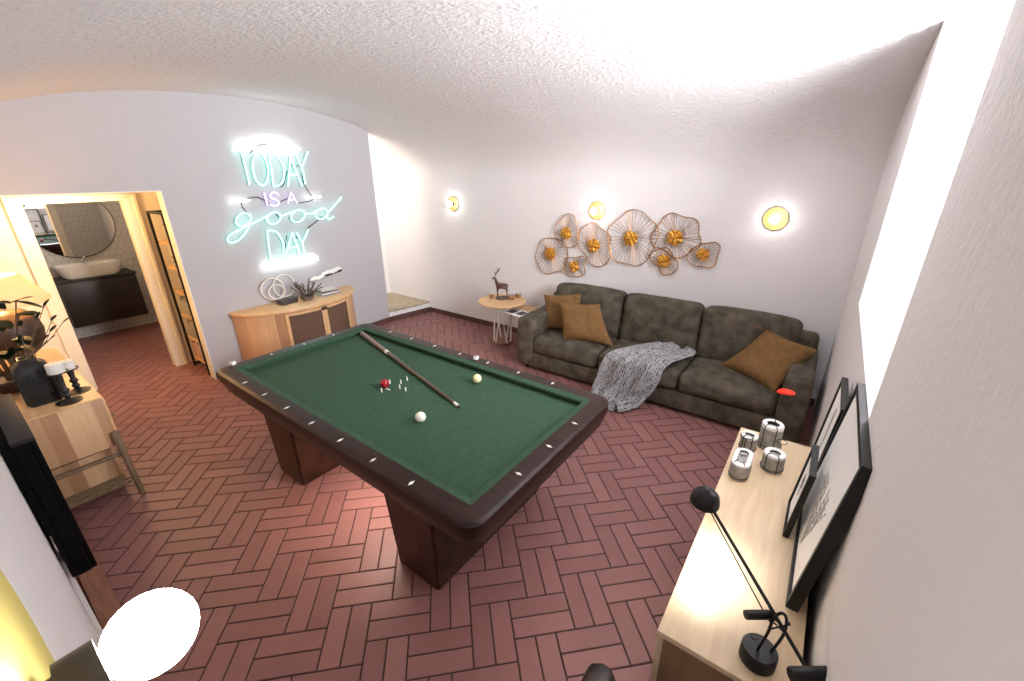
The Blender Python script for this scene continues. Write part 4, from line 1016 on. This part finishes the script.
for s in (1, -1): tube(bm, [PV+u*s+Vector((0, 0, -.035)), PV-u*s+Vector((.004, .004, -.008))], .0025, 6); tube(bm, [PV+u*s, PV+u*s*1.5], .005, 8)
obj('hinge', bm, M['black'], DL)
SD = Vector((-.05, .05, -1)).normalized()
bm = NB(); lathe(bm, [(.009, -.032), (.026, -.026), (.041, -.010), (.046, .010), (.0475, .024), (.0455, .024), (.043, .010), (.038, -.008), (.022, -.023), (0, -.029)], HD, SD, 32)
lathe(bm, [(0, -.037), (.009, -.037), (.010, -.030), (0, -.03)], HD, SD, 16)
tube(bm, [HD+Vector((.014, -.014, .0)), HD+Vector((.040, -.038, -.016))], .0065, 8)
sh = obj('lamp_shade', bm, M['black'], DL)
obj('lamp_bulb', ball(NB(), HD+SD*.004, .014, 12), plain('lit_lamp_bulb', (1, .95, .85), .4, emit=40, ecol=(1, .9, .75)), sh)

# ================================================================ LEATHER TUB CHAIR (only one arm tip is in view)
TC = Vector((-.098, .622, 0))
ch = thing('tub_chair', 'dark brown leather tub chair, only its arm tip in view', 'chair', TC)
path = [(-.195, .275), (-.195, .255), (-.195, .15), (-.195, .04)]+[(-.195*math.cos(PI*k/14), -.05-.195*math.sin(PI*k/14)) for k in range(15)]+[(.195, .04), (.195, .15), (.195, .255), (.195, .275)]
bm = NB(); rows = []
for k, (x, y) in enumerate(path):
    a_, b_ = Vector(path[max(k-1, 0)]), Vector(path[min(k+1, len(path)-1)]); tn = (b_-a_).normalized(); nv = Vector((tn.y, -tn.x))
    zt = .618+.09*math.sin(PI*k/(len(path)-1))**3; hw = .052 if 0 < k < len(path)-1 else .032
    zt -= 0 if 0 < k < len(path)-1 else .012
    prof = [(-hw, .20), (-hw, zt-.045), (-hw*.78, zt-.016), (-hw*.35, zt-.002), (hw*.35, zt-.002), (hw*.78, zt-.016), (hw, zt-.045), (hw, .20)]
    rows.append([bm.verts.new((TC.x+x+nv.x*o_, TC.y+y+nv.y*o_, z)) for o_, z in prof])
for a, b in zip(rows, rows[1:]):
    for k in range(8): bm.faces.new((a[k], a[(k+1) % 8], b[(k+1) % 8], b[k]))
bm.faces.new(rows[0][::-1]); bm.faces.new(rows[-1]); bmesh.ops.recalc_face_normals(bm, faces=bm.faces); obj('backrest', bm, M['leather'], ch)
bm = NB(); rbox(bm, (TC.x, TC.y+.04, .33), (.298, .46, .18), .04, (8, 12, 6), lambda p, q: p+Vector((0, 0, .015*(1-q.x**2)*(1-q.y**2) if q.z > .5 else 0))); obj('seat', bm, M['leather'], ch)
for x in (-.17, .17):
    for y in (-.17, .22): obj('leg', tube(NB(), [(TC.x+x, TC.y+y, .22), (TC.x+x*1.1, TC.y+y*1.08, 0)], [.017, .011], 10), M['walnutv'], ch)

# ================================================================ LEFT WALL: BLACK CABINET, WOODEN SIDEBOARD AND WHAT STANDS ON IT
BXa = atz(12, 396, 1.2).x
tv = thing('wall_cabinet', 'tall black wall-hung cabinet seen from above at the left wall', 'cabinet', (-2.5, YF, .57))
obj('body', box(NB(), BXa, -2.2, -.040, .001, .57, 1.2, .002), M['blackm'], tv)
obj('cabinet_top', box(NB(), BXa-.004, -2.196, -.042, .021, 1.2005, 1.214, .002), M['littop'], tv)
for k in range(2):
    x0 = BXa+(-2.2-BXa)*k/2
    obj('door', box(NB(), x0+.002, x0+(-2.2-BXa)/2-.002, .0012, .020, .572, 1.198, .002), M['blackm'], tv)
for z0, z1, d in ((1.02, 1.19, 0), (.80, 1.018, .006), (.575, .798, .012)):
    obj('back_panel', box(NB(), BXa+.02, -2.201+d*.1, YF+.001+d, -.0405, z0, z1, .001), M['blackm'], tv)
LX0, LX1, LY1, LZ0, LH = -5.08, -3.60, .372, .405, .765
W_ = thing('plank_sideboard', 'golden wooden sideboard with slanted legs along the left wall', 'sideboard', ((LX0+LX1)/2, .16, 0))
obj('sideboard_top', box(NB(), LX0, LX1, YF+.005, LY1, LH-.014, LH, .002), M['beech'], W_)
obj('body', box(NB(), LX0, LX1, YF+.006, LY1-.001, LZ0, LH-.0145, .001), M['plankx'], W_)
for i in range(3):
    x0 = LX0+.01+i*(LX1-LX0-.02)/3; x1 = x0+(LX1-LX0-.02)/3-.006
    d_ = obj('door', box(NB(), x0, x1, LY1-.0005, LY1+.012, LZ0+.012, LH-.022, .002), M['beech'], W_)
    obj('knob', ball(NB(), (x1-.05, LY1+.02, .6), .012, 12), M['legwood'], d_)
for x, dx in ((LX1+.018, .02), (LX0+.06, -.03)):
    for y, dy in ((LY1-.008, .012), (.0, -.02)):
        obj('leg', tube(NB(), [(x, y, .515), (x, y, .50), (x+dx, y+dy, 0.0)], [.014, .021, .015], 12), M['legwood'], W_)
for z in (.325, .10):
    bm = NB(); box(bm, LX1-.01, LX1+.014, .012, LY1-.02, z, z+.024, .003); obj('end_rail', bm, M['legwood'], W_)
bm = NB(); box(bm, LX0+.05, LX1-.03, .01, LY1-.03, .10, .118, .002); obj('lower_shelf', bm, M['legwood'], W_)
bm = NB(); box(bm, LX1-.132, LX1-.118, .012, LY1-.025, .118, .34, .001); obj('lower_end_panel', bm, M['plankx'], W_)
# carved vase with sprigs
VB_ = Vector((-3.84, .150, LH))
cvz = thing('carved_vase', 'black carved square-shouldered vase holding leafy sprigs', 'vase', VB_)
bm = NB(); sq = rrect(.078, .078, .026, 4)
rings = [[(x*k, y*k, z) for x, y in sq] for k, z in ((.93, 0), (1, .012), (1, .225), (.93, .25), (.72, .268), (.52, .275), (.52, .300), (.46, .300), (.46, .27), (.46, .2))]
Rr = ringloop(bm, rings); bm.faces.new(Rr[0][::-1]); bmesh.ops.recalc_face_normals(bm, faces=bm.faces); xform(bm, Matrix.Translation(VB_)); obj('vase_body', bm, M['charcoal'], cvz)
bm = NB()
for face in range(4):
    Mf = Matrix.Translation(VB_) @ Matrix.Rotation(face*PI/2, 4, 'Z')
    for r_ in range(8):
        for c_ in range(4):
            z = .022+.0265*r_; y = -.052+.0297*c_+(.0148 if r_ % 2 else 0)
            if abs(y) > .056: continue
            t = NB()
            for k in range(3):
                a = k*2*PI/3+r_*.5
                tube(t, [(.0785, y+.0095*math.cos(a), z+.0095*math.sin(a)), (.081, y+.012*math.cos(a+.9), z+.012*math.sin(a+.9)), (.0785, y+.0095*math.cos(a+1.8), z+.0095*math.sin(a+1.8))], .0036, 5)
            xform(t, Mf); append(bm, t)
obj('carving', bm, M['charcoal'], cvz)
def leaf(bm, p, d, Ln, Wd, up=Vector((0, 0, 1))):
    d = Vector(d).normalized(); s = d.cross(up)
    if s.length < .05: s = d.cross(Vector((1, 0, 0)))
    s.normalize(); nrm = s.cross(d); rows = []
    for i in range(6):
        t = i/5; wd = Wd*math.sin(PI*min(.98, .08+.92*t))**.8*.5; q = Vector(p)+d*Ln*t-nrm*(Ln*.16*t*t)
        rows.append([bm.verts.new(q+s*wd*k+nrm*(.12*wd*abs(k)+.0006)) for k in (-1, 0, 1)]+[bm.verts.new(q+s*wd*k+nrm*(.12*wd*abs(k)-.0006)) for k in (1, 0, -1)])
    for a, b in zip(rows, rows[1:]):
        for k in range(6): bm.faces.new((a[k], a[(k+1) % 6], b[(k+1) % 6], b[k]))
sp = thing('leafy_sprig', 'thin twigs with dark leaves standing in the carved black vase', 'sprig', VB_+Vector((0, 0, .205)))
bt, bl2 = NB(), NB(); rnd = random.Random(3)
P0 = VB_+Vector((0, 0, .205))
for tgt, lv in (((44, 305), 1), ((64, 321), 1), ((52, 319), 1), ((51, 330), 1), ((22, 340), 0), ((36, 318), 0), ((20, 325), 0)):
    dpt = VB_.x-.06-.12*rnd.random(); e = atx(*tgt, dpt)
    mid = P0.lerp(e, .5)+Vector((rnd.uniform(-.02, .02), rnd.uniform(-.02, .02), .03)); pts = catmull([P0, P0+Vector((rnd.uniform(-.01, .01), rnd.uniform(-.01, .01), .08)), mid, e], False, 4)
    tube(bt, pts, .0022, 5)
    dd = (pts[-1]-pts[-3]).normalized()
    leaf(bl2, e-dd*.012, dd+Vector((0, 0, -.2)), .06, .026)
    if lv:
        leaf(bl2, pts[len(pts)*2//3], dd+Vector((0, .6, .3)), .045, .02)
obj('twigs', bt, M['twig'], sp); bmesh.ops.recalc_face_normals(bl2, faces=bl2.faces); obj('leaves', bl2, M['leafd'], sp)
# candles on iron holders
for (bxy, h, rcap, cr_, ch_, l1, l2) in (((-3.69, .238), .205, .050, .041, .062, 'black turned iron candle holder nearest the sideboard end', 'wider white pillar candle on the nearer iron holder'), ((-3.835, .305), .165, .044, .033, .058, 'black turned iron candle holder behind the nearer one', 'narrower white pillar candle on the rear iron holder')):
    c0 = Vector((bxy[0], bxy[1], LH))
    hd = thing('candle_holder', l1, 'candle holder', c0, 0, 'iron candle holders on the plank sideboard')
    obj('foot', lathe(NB(), [(0, 0), (.062, 0), (.064, .006), (.03, .016), (.012, .03), (0, .03)], c0, seg=32), M['iron'], hd)
    obj('stem', lathe(NB(), [(0, .029), (.012, .029), (.022, .045), (.012, .062), (.024, .082), (.013, .10), (.018, h-.02), (.010, h-.010), (0, h-.008)], c0, seg=24), M['iron'], hd)
    obj('drip_plate', lathe(NB(), [(0, h-.010), (rcap, h-.004), (rcap+.003, h+.004), (rcap, h+.004), (rcap-.004, h), (0, h)], c0, seg=32), M['iron'], hd)
    c1 = c0+Vector((0, 0, h+.0005))
    cn = thing('pillar_candle', l2, 'candle', c1, 0, 'white candles on the iron holders')
    obj('wax', lathe(NB(), [(0, 0), (cr_, 0), (cr_, ch_-.003), (cr_-.003, ch_), (cr_*.3, ch_-.004), (0, ch_-.005)], c1, seg=32), M['wax'], cn)
    obj('wick', tube(NB(), [c1+Vector((0, 0, ch_-.006)), c1+Vector((.001, .001, ch_+.006))], .0012, 5), M['ink'], cn)
# table lamp
TLc = Vector((-4.72, .165, LH))
tl = thing('table_lamp', 'table lamp with glowing cream shade and round brown base', 'table lamp', TLc)
obj('lamp_base', lathe(NB(), [(0, 0), (.085, 0), (.09, .012), (.07, .03), (.075, .08), (.12, .12), (.165, .19), (.180, .27), (.168, .35), (.125, .415), (.06, .45), (.022, .46), (.018, .50), (0, .50)], TLc, seg=40), M['lampbase'], tl)
obj('lamp_shade', lathe(NB(), [(.275, .485), (.28, .483), (.282, .49), (.165, .685), (.16, .685), (.272, .492), (.275, .485)], TLc, seg=56), M['shade'], tl)
obj('lamp_bulb', ball(NB(), TLc+Vector((0, 0, .55)), .035, 16), plain('warm_lit_bulb', (1, .85, .6), .4, emit=460, ecol=(1, .56, .20)), tl)
# plant in a basket bowl
PC = Vector((-4.23, .085, LH))
pp = thing('potted_plant', 'dark broad-leaved plant in a low brown basket bowl', 'plant', PC)
obj('basket_bowl', lathe(NB(), [(0, 0), (.09, 0), (.13, .04), (.145, .085), (.152, .09), (.150, .098), (.138, .095), (.12, .06), (0, .05)], PC, seg=36), M['basket'], pp)
obj('soil', lathe(NB(), [(0, .075), (.128, .072), (.126, .068), (0, .066)], PC, seg=24), M['ink'], pp)
bs, bf = NB(), NB(); rnd = random.Random(11)
for k in range(17):
    a = rnd.uniform(0, 2*PI); e = rnd.uniform(.06, .20); h = rnd.uniform(.20, .56)
    q = PC+Vector((e*math.cos(a), max(-.10, e*math.sin(a)*.8), .07+h))
    if q.x < PC.x-.03: q.x = PC.x+.4*(PC.x-q.x); a = PI-a
    b0_ = PC+Vector((.04*math.cos(a), .04*math.sin(a), .07)); tube(bs, catmull([b0_, b0_.lerp(q, .5)+Vector((0, 0, .05)), q], False, 4), .004, 5)
    dd = Vector((math.cos(a), math.sin(a), rnd.uniform(-.3, .4)))
    for s in range(3):
        d2 = dd+Vector((rnd.uniform(-.8, .8), rnd.uniform(-.5, .8), rnd.uniform(-.4, .4))); leaf(bf, q-dd*.01*s, d2, rnd.uniform(.09, .13), rnd.uniform(.06, .085))
for v in bf.verts: v.co.y = max(v.co.y, YF+.01); v.co.x = max(v.co.x, -4.42)
obj('stems', bs, M['twig'], pp); bmesh.ops.recalc_face_normals(bf, faces=bf.faces); obj('leaves', bf, M['leafd'], pp)

# ================================================================ HALL SHELF
HXa, HXb, HYa, HYb, HZ = -5.765, -5.335, 1.455, 1.715, 1.765
hs = thing('metal_bookshelf', 'tall narrow shelf with black metal frame and wooden boards', 'shelf', ((HXa+HXb)/2, 1.58, 0))
bm = NB()
for x in (HXa, HXb):
    for y in (HYa, HYb): box(bm, x-.011, x+.011, y-.011, y+.011, 0, HZ)
    box(bm, x-.0108, x+.0108, HYa+.011, HYb-.011, HZ-.022, HZ-.0005); box(bm, x-.0108, x+.0108, HYa+.011, HYb-.011, .02, .04)
for y in (HYa, HYb): box(bm, HXa+.011, HXb-.011, y-.0108, y+.0108, HZ-.022, HZ-.0005)
obj('frame', bm, M['black'], hs, smooth=False)
zs = [.115, .375, .645, .915, 1.185, 1.455]
for z in zs: obj('shelf_board', box(NB(), HXa-.025, HXb+.025, HYa+.014, HYb-.012, z-.02, z, .002), M['shelfwood'], hs)
names = {1.455: 'top', 1.185: 'second', .915: 'third', .645: 'fourth', .375: 'fifth', .115: 'lowest'}
for z in (1.455, .915):
    b = thing('storage_box', 'brown storage box on the %s board of the black metal shelf' % names[z], 'box', (-5.50, 1.60, z), 0, 'brown boxes on the metal shelf')
    obj('box_body', box(NB(), -.09, .145, -.09, .09, .0005, .16, .003), M['kraft'], b, local=True); obj('lid', box(NB(), -.095, .15, -.094, .094, .161, .195, .003), M['kraft'], b, local=True)
b = thing('storage_box', 'white box with black dots standing on the second board of the metal shelf', 'box', (-5.60, 1.575, 1.185), 0, 'boxes on the metal shelf')
obj('box_body', box(NB(), -.06, .07, -.07, .07, .0005, .20, .003), M['books'][0], b, local=True)
for z_ in (.06, .11): obj('dot', lathe(NB(), [(0, 0), (.016, 0), (.015, .003), (0, .003)], (.01, -.07, z_), (0, -1, 0), 16), M['ink'], b, local=True)
b = thing('storage_box', 'brown box on the second board, right of the white box', 'box', (-5.44, 1.60, 1.185), 0, 'boxes on the metal shelf')
obj('box_body', box(NB(), -.07, .075, -.09, .09, .0005, .19, .003), M['kraft'], b, local=True)
rnd = random.Random(2); cname = ['cream', 'rust red', 'navy', 'grey', 'white', 'olive']
for z, n_ in ((.645, 7), (.375, 8), (.115, 6)):
    x = HXa+.02
    for k in range(n_):
        th = rnd.uniform(.022, .042); h = rnd.uniform(.14, .21); dp = rnd.uniform(.12, .16); ci = (k*3+int(z*10)) % 6
        bk = thing('book', '%s book, %s from the left on the %s board of the metal shelf' % (cname[ci], ['first', 'second', 'third', 'fourth', 'fifth', 'sixth', 'seventh', 'eighth'][k], names[z]), 'book', (x+th/2, HYa+.03, z+.0005), 0, 'books on the %s board' % names[z])
        bm = NB(); box(bm, -th/2, -th/2+.002, 0, dp, 0, h); box(bm, th/2-.002, th/2, 0, dp, 0, h); box(bm, -th/2+.002, th/2-.002, 0, .002, 0, h); obj('cover', bm, M['books'][ci], bk, local=True, smooth=False)
        obj('pages', box(NB(), -th/2+.0021, th/2-.0021, .0022, dp-.004, .003, h-.003), M['paper'], bk, local=True, smooth=False)
        x += th+.003

# ================================================================ BATHROOM
VX0, VX1, VY0, VY1 = BX, BX+.44, .82, 1.60
va = thing('vanity_unit', 'dark wall-hung vanity cabinet in the bathroom', 'vanity', (BX+.2, 1.2, .20))
obj('cabinet', box(NB(), VX0+.001, VX1-.02, VY0, VY1, .25, .84, .002), M['espresso'], va)
obj('drawer_front', box(NB(), VX1-.0195, VX1, VY0+.002, VY1-.002, .255, .825, .002), M['espresso'], va)
obj('countertop', box(NB(), VX0+.001, VX1+.008, VY0-.01, VY1+.01, .841, .865, .002), M['charcoal'], va)
bs_ = thing('washbasin', 'white rounded countertop washbasin on the dark vanity', 'basin', (BX+.25, 1.19, .866))
bm = NB(); A1 = rrect(.165, .325, .11); 
def sc(p, k, z): return [(x*k, y*k, z) for x, y in p]
Rr = ringloop(bm, [sc(A1, .80, 0), sc(A1, .90, .03), sc(A1, 1, .152), sc(A1, 1.01, .160), sc(A1, .96, .160), sc(A1, .9, .09), sc(A1, .7, .03)]); bm.faces.new(Rr[0][::-1]); bm.faces.new(Rr[-1]); bmesh.ops.recalc_face_normals(bm, faces=bm.faces)
obj('bowl', bm, M['ceramic'], bs_, local=True)
fa = thing('basin_tap', 'chrome tap standing behind the white washbasin', 'tap', (BX+.055, 1.185, .866))
bm = NB(); lathe(bm, [(0, 0), (.024, 0), (.022, .01), (.015, .015), (.015, .20), (0, .205)], seg=18); obj('tap_body', bm, M['chrome'], fa, local=True)
bm = NB(); tube(bm, [(0, 0, .165), (.06, 0, .18), (.12, 0, .165), (.125, 0, .15)], .011, 10); obj('spout', bm, M['chrome'], fa, local=True)
bm = NB(); tube(bm, [(0, 0, .205), (-.01, .03, .235), (.0, .05, .24)], .006, 8); obj('lever', bm, M['chrome'], fa, local=True)
mir = thing('round_mirror', 'large round mirror with thin dark rim above the basin', 'mirror', (BX, 1.21, 1.52))
obj('mirror_glass', lathe(NB(), [(0, .006), (.43, .006), (.43, .018), (0, .018)], (BX, 1.21, 1.52), (1, 0, 0), 72), M['mirror'], mir, smooth=False)
obj('rim', lathe(NB(), [(.4301, .001), (.438, .001), (.438, .024), (.4301, .024), (.4301, .001)], (BX, 1.21, 1.52), (1, 0, 0), 72), M['iron'], mir)
hk = thing('towel_hook', 'small steel hook on the hexagon tiles right of the basin', 'hook', (BX, 1.73, .98))
bm = NB(); lathe(bm, [(0, .0005), (.018, .0005), (.016, .008), (0, .009)], (0, 0, 0), (1, 0, 0), 16); obj('plate', bm, M['towel'], hk, local=True)
obj('peg', tube(NB(), [(.008, 0, 0), (.035, 0, .0), (.045, 0, .018)], .006, 8), M['towel'], hk, local=True)

# ================================================================ LIGHT
wd = bpy.data.worlds.new('world'); SC.world = wd; wd.use_nodes = True
wd.node_tree.nodes['Background'].inputs[0].default_value = (.8, .88, 1, 1); wd.node_tree.nodes['Background'].inputs[1].default_value = .4
light('AREA', 'window_daylight', (WX-.02, (RY0+RY1)/2, 2.6), 165, (.98, .98, 1), 1.35, (XR-1.2, 2.6, 3.05), 1.35, spread=110)
light('SPOT', 'desk_lamp_beam', HD+SD*.02, 13, (1, .93, .80), .015, HD+SD, spot=100, blend=.9)
light('POINT', 'stair_light', (-5.62, 3.15, 2.25), 46, (1, .91, .79), .3)
light('POINT', 'hall_ceiling_light', (-5.55, .75, 1.85), 30, (1, .62, .26), .06)
light('POINT', 'bathroom_light', (-7.0, 1.2, 2.2), 7, (1, .90, .78), .12)
light('AREA', 'under_table_fill', (-2.05, 1.42, .638), 19, (1, .84, .70), .5, (-2.1, 1.5, 0), .2)  # added fill that brightens the floor under the table, no known lamp there
vs_ = SC.view_settings; vs_.view_transform = 'Standard'; vs_.look = 'None'; vs_.exposure = .2; vs_.gamma = 1; vs_.use_curve_mapping = False
